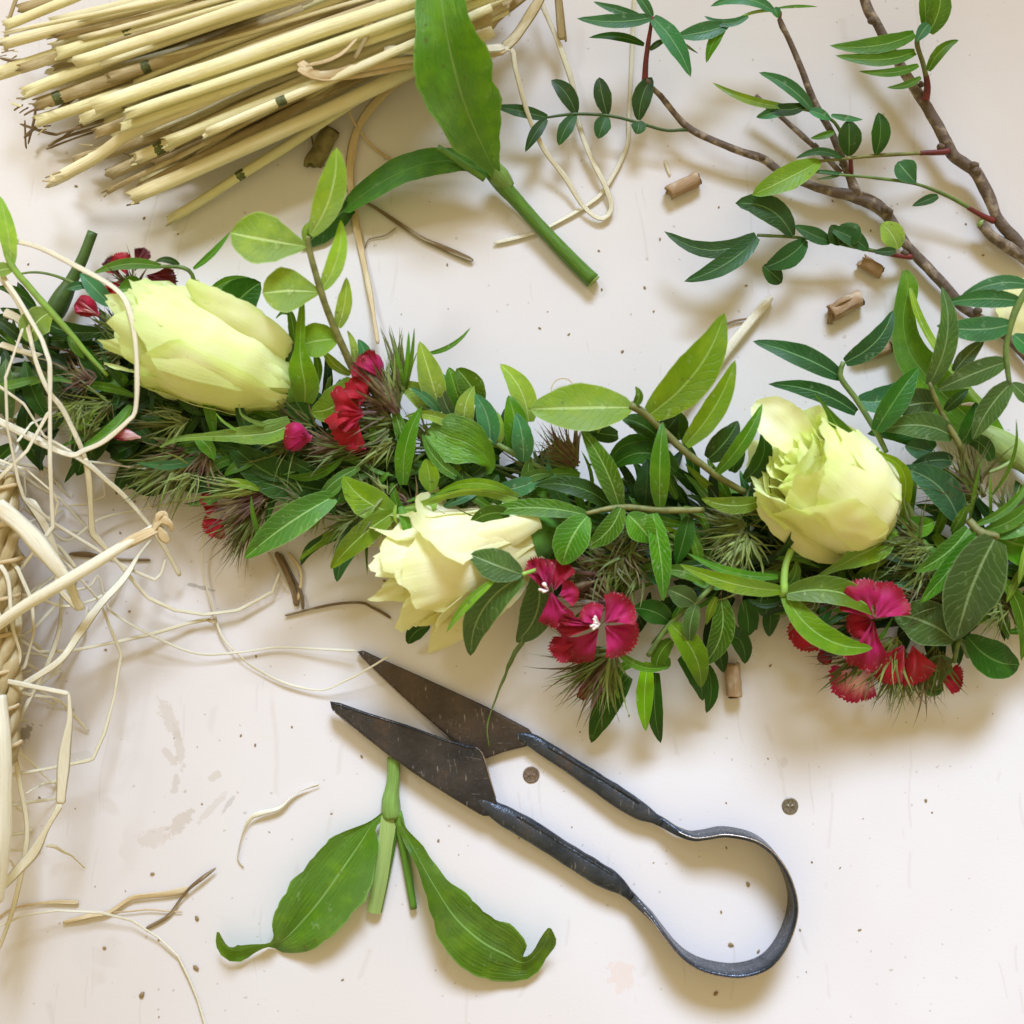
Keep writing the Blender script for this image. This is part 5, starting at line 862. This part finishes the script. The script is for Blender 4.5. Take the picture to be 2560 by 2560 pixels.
def pt(rr, mat, pts, cup, lab=None): blade('petal', QP(pts), mat, rr[0], None, 0.0, 26, 14, .035, cup=cup, label=lab)
pt(r1, M_rose1, [(745, 910, 195, 30, 0), (690, 862, 232, 72, 10), (620, 818, 256, 92, 14), (550, 775, 262, 84, 20), (500, 742, 258, 66, 30), (466, 706, 250, 26, 40)], .30, 'petal rolled back along the upper side')
pt(r1, M_rose1, [(470, 880, 250, 30, 0), (400, 862, 240, 84, 0), (340, 845, 216, 84, 0), (300, 834, 200, 50, 0), (286, 830, 190, 14, 0)], .16)
pt(r1, M_rose1, [(560, 860, 262, 40, 0), (470, 815, 262, 100, 0), (400, 770, 246, 96, 0), (355, 735, 226, 60, 0), (336, 722, 214, 12, 0)], .18)
pt(r2, M_rose2, [(1345, 1395, 150, 40, 0), (1260, 1450, 170, 110, 0), (1180, 1520, 160, 118, 0), (1115, 1585, 130, 78, 10), (1072, 1634, 100, 6, 20)], .20, 'long lower petal with a torn pointed tip')
pt(r2, M_rose2, [(1350, 1300, 220, 40, 0), (1270, 1330, 238, 70, 0), (1180, 1362, 246, 80, 0), (1080, 1395, 240, 70, -10), (1000, 1402, 226, 54, -20), (986, 1400, 220, 14, -20)], .34, 'petal with a long rolled ridge')
pt(r3, M_rose3, [(2020, 1120, 232, 60, 0), (1972, 1078, 238, 104, 0), (1930, 1042, 232, 96, 0), (1900, 1022, 222, 60, 0), (1884, 1012, 214, 20, 0)], -.30, 'petal bent back at the upper left')
pt(r3, M_rose3, [(2115, 1398, 150, 30, 0), (2050, 1368, 186, 76, 10), (1980, 1315, 206, 84, 10), (1920, 1262, 206, 60, 0), (1890, 1228, 200, 16, 0)], .16)
rp = thing('rose_petal', (2540, 740), 'pale yellow rose petal at the right edge behind the garland', 'rose petal')
blade('petal', QP([(2600, 850, 10, 40, 0), (2570, 790, 30, 130, 0), (2545, 740, 40, 120, 0), (2520, 700, 34, 30, 0)]), M_rose3, rp, None, .1, 14, 8, .05)

# ------------------------------------------------------------------ sweet williams
def pet_mat(name, c1, c2, edge, white=0.0):
    k = NT(name); uv = k.uv(); sp = k.n('ShaderNodeSeparateXYZ'); k.l(uv, sp.inputs[0]); u, v = sp.outputs[0], sp.outputs[1]
    st = k.noise(k.mapv(uv, (22, 1.5, 1)), 2.0, 3, 0.6); bl = k.noise(k.ob(), 900, 2)
    c = k.mix(k.step(st, 0.35, 0.65), c1, c2); c = k.mix(k.step(v, 0.6, 0.95), c, edge)
    c = k.mix(k.math('MULTIPLY', k.step(v, 0.22, 0.0), k.step(st, .35, .65, .1, .7)), c, (0.62, 0.12, 0.25))
    c = k.mix(k.math('MULTIPLY', k.math('MULTIPLY', k.step(v, 0.80, 1.0), k.step(bl, 0.60, 0.66)), 0.35 + white * .5), c, (0.80, 0.45, 0.52))
    if white: c = k.mix(k.math('MULTIPLY', k.step(v, 0.75, 0.4), k.step(st, .3, .6, .35, 1)), c, (0.88, 0.62, 0.64))
    return k.bsdf(c, 0.55, 0, k.bump(st, 0.4, 0.0006), 0.25, sss=0.0, trans=0.2, transcol=hsv(k, c, .5, 1.1, 1.3), sheen=0.15)
M_mag = pet_mat('magenta_petal', (0.33, 0.004, 0.045), (0.48, 0.010, 0.125), (0.27, 0.002, 0.014))
M_crim = pet_mat('crimson_petal', (0.34, 0.004, 0.020), (0.48, 0.008, 0.050), (0.26, 0.002, 0.012))
M_red = pet_mat('red_petal', (0.36, 0.003, 0.010), (0.46, 0.008, 0.028), (0.30, 0.002, 0.008))
M_maroon = pet_mat('maroon_petal', (0.085, 0.004, 0.006), (0.14, 0.008, 0.010), (0.07, 0.003, 0.004))
M_white = pet_mat('pink_white_petal', (0.62, 0.07, 0.14), (0.80, 0.40, 0.46), (0.40, 0.01, 0.07), 1.0)
def fan(parent, b, a_deg, L, spread, mat, z=200, rise=6, cup=.16, label=None, curl=0.0, teeth=13):
    """serrated fan petal from base b pointing a_deg (0 = right, 90 = up in the photo)"""
    B = Q(b[0], b[1], z); nv, nu = 12, teeth * 2; V = []; U = []; sd = R.random() * 50; a0 = math.radians(a_deg)
    for j in range(nv + 1):
        v = j / nv
        for i in range(nu + 1):
            s = 2 * i / nu - 1; an = a0 - s * math.radians(spread) * (0.75 + .25 * v)
            lim = L * (1 - 0.16 * s * s + .04 * noise.noise(Vector((sd, s * 2, 0)))); lim *= 1 + (0.035 if i % 2 else -0.025) * v ** 6 * R.uniform(.2, 1.9)
            r = lim * (0.06 + 0.94 * v)
            h = rise * v + L * cup * (s * s) * v - L * .10 * v * v + L * .17 * noise.noise(Vector((sd, s * 1.9, v * 2))) + L * 0.04 * math.sin(s * 6 + sd) * v * v - curl * L * v ** 4
            V.append(B + Vector((math.cos(an) * r, math.sin(an) * r, h))); U.append((i / nu, v))
    return obj('petal', V, grid_faces(nv, nu), mat, parent, U, origin=B, label=label)
def bud(parent, a, b, r, mat, z=190, name='bud'):
    A = Q(a[0], a[1], z); B = Q(b[0], b[1], z - 6); V = []; n = 14; D = B - A; T = D.normalized(); X = T.cross(UP).normalized(); N = X.cross(T); U = []; sd = R.random() * 9
    for j in range(13):
        f = j / 12; rr = r * (0.25 + 0.75 * math.sin(math.pi * min(1, f * 1.02 + .12)) ** .7) if f < .97 else r * .25
        for i in range(n + 1):
            an = 2 * math.pi * i / n + f * 1.6; g = rr * (1 + .18 * math.sin(3 * an + sd)) * (1.1 if i == n else 1)
            V.append(A + D * f + X * math.cos(an) * g + N * math.sin(an) * g); U.append((i / n, 1 - f))
    F = grid_faces(12, n); F.append(tuple(range(n)))
    return obj(name, V, F, mat, parent, U)
def tuft(parent, c, a_deg, spread, L, n, mat, z=170, up=30, w=7, curve=.2, name='bract_tuft', label=None):
    """spray of narrow pointed bracts, joined: too many to count"""
    V = []; F = []; C0 = Q(c[0], c[1], z)
    for i in range(n):
        a = math.radians(a_deg + R.gauss(0, 1) * spread * .68); l = L * R.uniform(.3, 1.05); el = math.radians(R.gauss(up * .4, up * .7)); cv = R.uniform(-curve, curve) * 2.0
        D = Vector((math.cos(a) * math.cos(el), math.sin(a) * math.cos(el), math.sin(el))); S_ = D.cross(UP).normalized(); N = S_.cross(D)
        st = C0 + Vector((R.uniform(-10, 10), R.uniform(-10, 10), R.uniform(-14, 12))) + D * R.uniform(0, L * .25); w1 = w * R.uniform(.3, .95); b = len(V); ro = R.uniform(-.8, .8); Sr = S_ * math.cos(ro) + N * math.sin(ro)
        dr = R.uniform(-.5, .2)
        for j in range(6):
            f = j / 5; p = st + D * l * f + S_ * (cv * l * f * f) + UP * (dr * l * f * f); ww = w1 * (0.55, 1.0, .85, .55, .28, .03)[j]
            if p.z < 4: p.z = 4 + R.random()
            V += [p - Sr * ww, p + N * ww * .45, p + Sr * ww]
        for j in range(5):
            for i2 in range(2): q = b + j * 3 + i2; F.append((q, q + 1, q + 4, q + 3))
    return tag(obj(name, V, F, mat, parent, None, True, origin=C0, label=label), kind='stuff')
def stamens(parent, c, z=225, n=7, a=160):
    for i in range(n):
        an = math.radians(a + R.uniform(-60, 60)); l = R.uniform(4, 17); x, y = c[0] + math.cos(an) * l, c[1] - math.sin(an) * l
        tube('stamen', QP([(c[0], c[1], z - 14, 1.3), ((c[0] + x) / 2, (c[1] + y) / 2, z, 1.3), (x, y, z + 8, 1.6), (x + math.cos(an) * 3, y - math.sin(an) * 3, z + 9, 3.4), (x + math.cos(an) * 10, y - math.sin(an) * 10, z + 8, 2.6)]), M_stamen, parent, sides=6, n=8)
G = 'crimson sweet william clusters in the garland'
def cluster(at, lab): return thing('sweet_william', at, lab, 'flower', G)
w = cluster((345, 690), 'dark maroon sweet william seen from behind above the long lime rose')
fan(w, (318, 690), 110, 58, 34, M_red, 176); fan(w, (335, 680), 62, 62, 24, M_maroon, 178); fan(w, (300, 690), 140, 42, 26, M_red, 170); fan(w, (362, 688), -16, 76, 34, M_maroon, 176); fan(w, (300, 698), 235, 50, 30, M_red, 168)
fan(w, (300, 695), 120, 56, 24, M_maroon, 172)
tuft(w, (330, 720), 140, 70, 80, 26, M_bractp, 160, 20, 4); tuft(w, (330, 720), 130, 60, 70, 16, M_bractg, 160, 20, 4)
w = cluster((225, 770), 'half closed red and white sweet william bud near the dark cut stem')
bud(w, (196, 752), (248, 788), 24, M_crim, 176); fan(w, (245, 785), 158, 58, 18, M_white, 196, 0, .3); fan(w, (240, 790), 140, 54, 14, M_crim, 198, 0, .3)
tuft(w, (300, 830), 138, 26, 90, 30, M_bractg, 160, 14, 5); tuft(w, (300, 830), 138, 20, 80, 12, M_bractl, 164, 14, 3)
w = cluster((320, 1080), 'small striped pink bud below the left end of the long lime rose')
bud(w, (280, 1075), (345, 1092), 17, M_mag, 160); bud(w, (290, 1080), (352, 1094), 12, M_white, 168)
tuft(w, (470, 1060), 175, 18, 150, 40, M_bractg, 140, 8, 5, .1); tuft(w, (490, 1130), 205, 26, 190, 80, M_bractg, 120, 10, 7, .15); tuft(w, (480, 1130), 212, 30, 190, 26, M_bractl, 130, 10, 6); tuft(w, (480, 1120), 200, 30, 140, 24, M_bractp, 130, 10, 4)
w = cluster((540, 1280), 'red sweet william drooping left of the bright veined leaf')
fan(w, (570, 1300), 200, 68, 30, M_red, 120, -10); fan(w, (560, 1300), 240, 50, 34, M_crim, 118, -10); fan(w, (545, 1255), 160, 44, 34, M_crim, 124); fan(w, (560, 1260), 190, 50, 30, M_red, 120)
tuft(w, (680, 1230), 205, 24, 190, 70, M_bractp, 140, 6, 5, .12); tuft(w, (660, 1260), 222, 20, 170, 60, M_bractg, 120, 4, 5, .12); tuft(w, (640, 1290), 232, 18, 150, 40, M_bractp, 90, 0, 4, .15); tuft(w, (640, 1220), 185, 14, 150, 26, M_bractl, 150, 6, 5, .1)
for e in ((648, 1225, 560, 1215, 16), (640, 1215, 548, 1208, 12)): leaf(w, e[:2], e[2:4], e[4], 'Y', 158, 0, .1)
w = cluster((700, 1100), 'tight round magenta bud beside the base of the long lime rose')
bud(w, (712, 1085), (780, 1096), 33, M_mag, 190); fan(w, (768, 1092), 212, 44, 26, M_crim, 186, -14); fan(w, (772, 1090), 165, 56, 24, M_mag, 205, 0, .3)
tuft(w, (860, 1120), 170, 20, 110, 50, M_bractp, 170, 8, 5, .15); tuft(w, (870, 1120), 178, 26, 120, 30, M_bractg, 176, 10, 4)
w = cluster((860, 1020), 'bright red sweet william right of the long lime rose')
fan(w, (918, 1000), 128, 62, 52, M_red, 206, 14, .1, teeth=7); fan(w, (912, 1030), 172, 100, 40, M_red, 218, 14, .30, curl=.3, teeth=6); fan(w, (895, 1035), 248, 84, 36, M_red, 206, 0, .25, teeth=7); fan(w, (900, 1020), 95, 50, 40, M_crim, 202, 10, teeth=6)
bud(w, (862, 1110), (915, 1122), 18, M_crim, 186); fan(w, (915, 1035), 200, 70, 26, M_crim, 222, 8, .3)
tuft(w, (980, 1025), 160, 40, 120, 60, M_bractp, 180, 12, 5); tuft(w, (985, 1060), 185, 40, 150, 80, M_bractg, 176, 12, 5); tuft(w, (985, 1110), 185, 22, 130, 40, M_bractp, 170, 8, 5); tuft(w, (985, 1100), 215, 20, 110, 20, M_bractl, 176, 10, 4)
w = cluster((930, 920), 'closed magenta sweet william bud at the top of the garland by the lime twig')
fan(w, (962, 955), 128, 86, 22, M_mag, 214, 10, .35); fan(w, (950, 950), 150, 72, 24, M_crim, 206, 6, .3); bud(w, (905, 892), (958, 950), 28, M_mag, 200)
tuft(w, (995, 1030), 125, 16, 150, 90, M_bractp, 200, 8, 6, .12); tuft(w, (995, 1020), 118, 22, 150, 60, M_bractg, 200, 10, 5, .12); tuft(w, (1005, 985), 98, 10, 150, 34, M_bractg, 180, 10, 7, .08); tuft(w, (985, 1000), 120, 24, 120, 22, M_bractl, 206, 10, 4)
for e in ((1008, 980, 1022, 828, 11), (1015, 975, 1036, 818, 10), (1000, 985, 975, 870, 16), (1005, 985, 990, 875, 16)): leaf(w, e[:2], e[2:4], e[4], 'M', 180, 30, .03)
w = cluster((1365, 1460), 'magenta sweet william with speckled petals beside the lowest rose')
fan(w, (1372, 1490), 112, 96, 22, M_mag, 214, 20, .3); fan(w, (1385, 1480), 78, 78, 34, M_crim, 206, 16, .2); fan(w, (1398, 1490), 20, 46, 60, M_mag, 208, 10, .2); fan(w, (1376, 1475), 282, 90, 34, M_mag, 206, -6, .12); fan(w, (1374, 1480), 100, 76, 22, M_mag, 222, 16, .3)
stamens(w, (1372, 1476), 232, 8, 175); tuft(w, (1520, 1440), 195, 60, 110, 60, M_bractp, 160, 12, 6); tuft(w, (1540, 1400), 210, 90, 110, 50, M_bractg, 170, 16, 6, .3); bud(w, (1425, 1476), (1486, 1454), 14, M_bractp, 190)
w = cluster((1500, 1560), 'large wide open magenta sweet william at the lower edge of the garland')
fan(w, (1510, 1560), 46, 82, 46, M_mag, 222, 14, .2, teeth=16); fan(w, (1510, 1562), -40, 88, 48, M_mag, 216, -4, .2, teeth=16); fan(w, (1500, 1566), 122, 58, 44, M_mag, 222, 20, .3, curl=.5); fan(w, (1500, 1568), 232, 98, 30, M_mag, 210, -24, .22, curl=.2); fan(w, (1490, 1566), 184, 92, 18, M_crim, 214, -2, .3, curl=.3); fan(w, (1492, 1562), 170, 86, 12, M_mag, 222, 4, .3, curl=.3)
fan(w, (1470, 1590), 208, 96, 26, M_crim, 180, -20); fan(w, (1450, 1590), 246, 70, 34, M_crim, 170, -20)
stamens(w, (1500, 1560), 240, 8, 165)
tuft(w, (1535, 1625), 205, 26, 160, 60, M_bractg, 130, 4, 5, .2); tuft(w, (1530, 1640), 228, 26, 170, 50, M_bractp, 120, 0, 6, .15); tuft(w, (1530, 1625), 262, 16, 160, 34, M_bractl, 120, 0, 5, .12); tuft(w, (1530, 1630), 240, 30, 150, 34, M_bractg, 120, 0, 5); tuft(w, (1530, 1510), 170, 40, 110, 40, M_bractp, 170, 12, 5)
bud(w, (1448, 1746), (1482, 1690), 14, M_mag, 70); bud(w, (1482, 1700), (1497, 1670), 15, M_bractg, 90)
for e in ((1525, 1650, 1558, 1768, 12), (1525, 1660, 1540, 1784, 8)): leaf(w, e[:2], e[2:4], e[4], 'L', 110, -40, .05)
w = cluster((2180, 1540), 'bright pink sweet william cluster at the lower right edge under the dusty leaf')
fan(w, (2186, 1552), 122, 104, 42, M_mag, 226, 14, .1, teeth=16); fan(w, (2182, 1550), 50, 96, 42, M_mag, 220, 10, .12); fan(w, (2184, 1548), 200, 66, 40, M_crim, 196, 4); fan(w, (2183, 1546), 264, 128, 30, M_mag, 206, -20, .1); fan(w, (2190, 1570), 240, 100, 20, M_crim, 172, -20)
fan(w, (2262, 1610), 244, 104, 38, M_red, 168, -30, .1); fan(w, (2280, 1610), 284, 104, 38, M_red, 164, -30, .1); fan(w, (2290, 1600), 30, 50, 50, M_crim, 130, 0); fan(w, (2310, 1650), 275, 60, 30, M_red, 116, -30); fan(w, (2240, 1600), 262, 110, 20, M_crim, 136, -30)
fan(w, (2345, 1695), 355, 64, 44, M_crim, 100, 0); fan(w, (2060, 1550), 226, 90, 40, M_red, 120, -30); fan(w, (2020, 1570), 250, 46, 34, M_red, 100, -30); bud(w, (2050, 1652), (2078, 1624), 18, M_crim, 70)
fan(w, (2185, 1668), 214, 112, 36, M_white, 100, -14, .1, label='white petal edged with pink'); fan(w, (2178, 1668), 258, 86, 26, M_white, 64, -14, .1)
tuft(w, (2240, 1600), 250, 40, 130, 60, M_bractl, 140, 4, 6); tuft(w, (2250, 1640), 262, 40, 140, 70, M_bractg, 110, -6, 5); tuft(w, (2340, 1620), 270, 24, 120, 60, M_bractg, 110, -10, 5); tuft(w, (2150, 1640), 225, 24, 110, 40, M_bractg, 100, -6, 5); tuft(w, (2300, 1640), 270, 30, 140, 26, M_bractp, 100, -10, 4)
tuft(w, (2060, 1490), 205, 24, 120, 60, M_bractl, 110, 0, 4, .12); tuft(w, (2120, 1480), 185, 30, 120, 40, M_bractp, 140, 0, 5); tuft(w, (2130, 1620), 195, 20, 100, 30, M_bractp, 100, 0, 4)
for (c, a, s, L, n, m, z) in (((1440, 1160), 128, 26, 110, 60, M_bractp, 186), ((1440, 1165), 140, 34, 110, 50, M_bractg, 180), ((960, 1250), 190, 60, 110, 70, M_bractg, 168), ((960, 1230), 150, 60, 60, 30, M_bractl, 180), ((900, 1290), 215, 30, 110, 40, M_bractg, 150),
      ((1560, 1385), 250, 120, 80, 60, M_bractg, 176), ((1565, 1380), 200, 120, 80, 40, M_bractp, 170), ((1860, 1310), 200, 60, 120, 90, M_bractg, 170), ((1870, 1340), 240, 50, 120, 60, M_bractl, 172), ((1850, 1400), 200, 60, 110, 40, M_bractp, 160),
      ((2440, 1250), 130, 40, 150, 70, M_bractg, 170), ((2440, 1240), 160, 30, 120, 40, M_bractp, 166), ((2300, 1350), 180, 70, 120, 70, M_bractg, 190), ((2340, 1400), 215, 50, 130, 70, M_bractg, 176), ((2330, 1370), 200, 60, 110, 26, M_bractl, 190),
      ((1600, 1420), 200, 90, 120, 50, M_bractg, 150), ((1350, 1180), 160, 60, 100, 30, M_bractg, 150), ((2520, 1300), 60, 60, 110, 36, M_bractg, 190), ((2500, 1480), 300, 40, 120, 50, M_bractg, 150), ((250, 920), 170, 60, 120, 40, M_bractp, 110), ((330, 870), 190, 40, 120, 50, M_bractg, 120), ((2000, 1400), 190, 60, 130, 40, M_bractg, 130)):
    tuft(gar, c, a, s, L, n, m, z, 16, 5, .25)

for i in range(30):
    j = R.randrange(20, 195); a = AX[j]; off = R.uniform(-.75, .75) * halfw(a[0])
    tuft(gar, (a[0], a[1] + off), 180 + R.gauss(0, 50) + off * .25, 40, R.uniform(70, 130), R.randrange(24, 44), R.choice((M_bractg, M_bractg, M_bractp, M_bractl)), R.uniform(140, 178), 14, 4, .3)
# ------------------------------------------------------------------ basket rim and raffia at the left edge
bas = thing('basket', (-30, 1550), 'woven straw basket whose rim just enters the left edge', 'basket')
for s_ in range(3):
    P = []
    for i in range(61):
        f = i / 60; y = 1190 + 720 * f; a = 2 * math.pi * (f * 3.2 + s_ / 3); cx = 12 + 10 * math.sin(f * 3)
        q = Q(cx, y, 170); P.append((q.x + 15 * math.cos(a), q.y, 170 + 13 * math.sin(a), 15))
    tube('rim_strand', P, M_straw_old, bas, sides=10, n=120, ridge=0.5, seed=s_ * 4, lump=0.15)
for i in range(8):
    y = 1215 + i * 92; c = Q(14 + 8 * math.sin(i), y, 170); P = []
    for k in range(13): a = 2 * math.pi * k / 12; P.append((c.x + 32 * math.cos(a), c.y - 16 * math.sin(a * .5) + 6, 170 + 30 * math.sin(a), 5))
    tube('stitch', P, M_raffia_tan, bas, sides=6, n=30, caps=False, ridge=.4)
for i in range(7):
    z = 145 - i * 22; P = [(Q(-10 - 3 * i, y, 150).x, Q(0, y, 150).y, z, 13) for y in (1180, 1400, 1650, 1900)]
    tube('coil', P, M_raffia_tan, bas, sides=10, n=40, ridge=.5, lump=.2)
tube('handle', QP([(-6, 1740, 210, 20), (2, 1860, 230, 24), (2, 2000, 235, 24), (0, 2120, 230, 24), (-16, 2250, 210, 22)]), M_raffia, bas, sides=12, n=30, ridge=.3)
rt = thing('raffia_tangle', (150, 1400), 'loose tangle of pale raffia and straw strands spilling in from the left edge', 'raffia')
RS = [
 ([(0, 595, 250), (91, 616, 258), (182, 661, 268), (292, 725, 282), (328, 793, 290), (342, 907, 285), (339, 1021, 270), (319, 1053, 262), (260, 1103, 240), (210, 1126, 220), (173, 1137, 205), (80, 1100, 190), (-10, 1052, 180)], 14),
 ([(-10, 665, 230), (46, 748, 240), (105, 848, 250), (125, 907, 255), (125, 1158, 240), (132, 1317, 200), (45, 1431, 170)], 12), ([(-10, 680, 215), (55, 775, 225), (91, 907, 232), (123, 980, 230), (155, 1021, 220), (196, 1103, 200), (214, 1149, 180)], 14),
 ([(214, 1145, 182, 14), (222, 1200, 165, 18), (231, 1333, 110, 16), (289, 1400, 80, 10), (369, 1494, 46, 9), (436, 1525, 34, 9), (512, 1536, 28, 9), (596, 1525, 24, 9), (681, 1480, 20, 8), (699, 1431, 26, 6)], 9),
 ([(57, 821, 262), (14, 944, 250), (18, 1067, 230), (46, 1203, 200), (60, 1245, 185), (133, 1307, 140), (249, 1378, 90), (320, 1422, 70), (387, 1449, 56), (402, 1436, 56), (414, 1398, 60)], 9),
 ([(122, 1030, 210), (68, 1126, 205), (-10, 1204, 195)], 11), ([(-10, 1046, 160), (100, 1098, 175), (200, 1146, 180), (265, 1200, 165), (319, 1249, 140), (387, 1331, 100), (430, 1400, 60), (450, 1440, 40)], 14),
 ([(-10, 1147, 170), (68, 1176, 180), (132, 1231, 170), (145, 1258, 160), (125, 1331, 130), (85, 1395, 120)], 7), ([(219, 1153, 150), (330, 1168, 120), (437, 1180, 110)], 6),
 ([(-10, 1262, 230, 44), (70, 1330, 225, 42), (165, 1449, 210, 38), (190, 1500, 200, 30), (205, 1525, 190, 32)], 40),
 ([(30, 1195, 150), (58, 1244, 145, 10), (80, 1262, 145, 26), (107, 1307, 140, 24), (142, 1387, 130, 14), (147, 1467, 128, 15), (196, 1525, 120, 16)], 14),
 ([(-10, 1764, 170, 15), (60, 1712, 175, 17), (151, 1650, 170, 17), (200, 1580, 150, 20), (249, 1512, 120, 23), (310, 1445, 90, 18), (347, 1387, 60, 10), (378, 1349, 40, 6)], 16),
 ([(-10, 1698, 190, 12), (60, 1712, 195, 14), (172, 1734, 200, 10)], 12), ([(172, 1734, 200, 8), (174, 1801, 196, 15), (162, 1880, 190, 28), (151, 2010, 180, 24)], 18), ([(151, 2010, 180, 20), (120, 2065, 172, 14), (85, 2130, 165, 24), (40, 2180, 160, 24), (-10, 2235, 150, 20)], 18),
 ([(-10, 1560, 120), (45, 1597, 100), (98, 1630, 80), (178, 1627, 60), (289, 1605, 40), (387, 1583, 26), (470, 1558, 18), (525, 1547, 14)], 10),
 ([(45, 1300, 120), (133, 1369, 110), (249, 1503, 90), (303, 1636, 76), (285, 1743, 76), (262, 1830, 80), (231, 1899, 84), (100, 1925, 90), (22, 1939, 100)], 9),
 ([(-10, 1484, 110), (60, 1486, 108), (147, 1480, 100), (223, 1467, 90), (246, 1440, 84), (267, 1512, 70), (298, 1543, 60), (387, 1592, 40), (494, 1634, 20), (601, 1630, 14), (694, 1618, 14), (800, 1622, 22), (890, 1627, 34)], 7),
 ([(512, 1325, 30), (505, 1414, 20), (534, 1529, 14), (556, 1592, 12), (596, 1636, 14), (632, 1667, 10), (712, 1707, 10), (801, 1725, 14), (860, 1703, 30), (920, 1672, 44), (972, 1640, 52)], 7),
 ([(120, 1316, 60), (169, 1351, 44), (249, 1298, 30), (345, 1275, 22), (445, 1256, 20)], 8), ([(155, 1470, 70), (153, 1520, 66), (147, 1578, 70), (120, 1658, 90), (58, 1779, 120), (36, 1850, 130), (49, 1957, 130), (67, 2060, 120), (60, 2150, 110), (30, 2280, 80), (-10, 2390, 60)], 13),
 ([(-10, 1360, 180), (45, 1423, 185), (80, 1503, 180), (85, 1578, 175), (62, 1667, 160), (-10, 1706, 150)], 11), ([(-10, 1520, 190), (20, 1600, 190), (12, 1700, 180), (5, 1790, 170)], 16), ([(-10, 1400, 200), (20, 1450, 205), (30, 1560, 200), (50, 1640, 180), (30, 1680, 170)], 13),
 ([(-10, 1296, 160), (40, 1300, 165), (90, 1330, 150), (150, 1370, 120), (190, 1420, 100)], 10), ([(-10, 2318, 60), (60, 2288, 50), (140, 2276, 40), (250, 2281, 26), (330, 2302, 18), (397, 2345, 12), (445, 2390, 9), (470, 2440, 8), (495, 2500, 8), (515, 2570, 8)], 7),
 ([(258, 1190, 70), (262, 1240, 50), (210, 1262, 30), (150, 1265, 24)], 5), ([(330, 1195, 60), (360, 1240, 40), (384, 1285, 30)], 7), ([(-10, 960, 200), (60, 1010, 190), (110, 1090, 180), (180, 1130, 190)], 8), ([(60, 1180, 100), (64, 1230, 90), (52, 1280, 80)], 8),
 ([(0, 860, 130), (60, 880, 140), (130, 900, 140), (170, 925, 130)], 18), ([(10, 780, 130), (50, 800, 140), (70, 830, 140)], 26),
 ([(150, 935, 120), (210, 935, 130), (300, 905, 120)], 24),
]
for i in range(34):
    x0 = -20; y0 = R.uniform(1000, 2150); L = R.uniform(90, 330) * (1.0 if y0 < 1800 else .5); a = R.uniform(-1.0, 1.1); z0 = R.uniform(40, 200); P = []
    if i % 4 == 0: x0 = R.uniform(10, 120)
    c = R.uniform(-1.6, 1.6)
    for q in range(6):
        f = q / 5; aa = a + c * f + (0.35 if q % 2 else -0.1) * R.random(); P.append((x0, y0, z0 * (1 - f) ** 1.3 + 6, R.uniform(5, 10))); x0 += math.cos(aa) * L / 5; y0 += math.sin(aa) * L / 5
    RS.append((P, 7))
for pts, wd_ in RS:
    ribbon('strand', QP([(p[:3] + (p[3] * 1.0,)) if len(p) == 4 else p + (wd_ * .88,) for p in pts]), M_raffia, rt, n=max(14, 6 * len(pts)), kink=(wd_ < 13 and R.random() < .75), thick=0.10 if wd_ < 30 else .4, seed=R.random() * 40)
tube('straw_stem', QP([(-20, 1572, 215, 13), (60, 1515, 225, 13), (147, 1463, 235, 13), (250, 1400, 230, 12), (330, 1350, 215, 10), (385, 1318, 200, 8)]), M_raffia, rt, sides=10, n=30, ridge=.4)
for (pts) in ([(270, 1388, 225, 6), (330, 1352, 222, 24), (390, 1325, 212, 22), (410, 1320, 205, 10)], [(380, 1330, 212, 10), (400, 1300, 216, 26), (424, 1310, 214, 20), (430, 1330, 206, 6)], [(392, 1310, 214, 8), (396, 1290, 220, 16), (412, 1284, 218, 12), (420, 1300, 216, 5)], [(398, 1318, 214, 6), (408, 1340, 208, 24), (422, 1356, 200, 14)]):
    ribbon('dry_sheath', QP(pts), M_raffia_tan, rt, thick=.12)
for i in range(14):
    ribbon('frayed_end', QP([(515, 1551, 16, 3), (530 + R.uniform(0, 14), 1548 + R.uniform(-10, 12), 16, 2), (540 + R.uniform(-20, 30), 1546 + R.uniform(-20, 22), 14, 1)]), M_raffia_tan, rt, n=6, thick=.4) if i < 6 else None
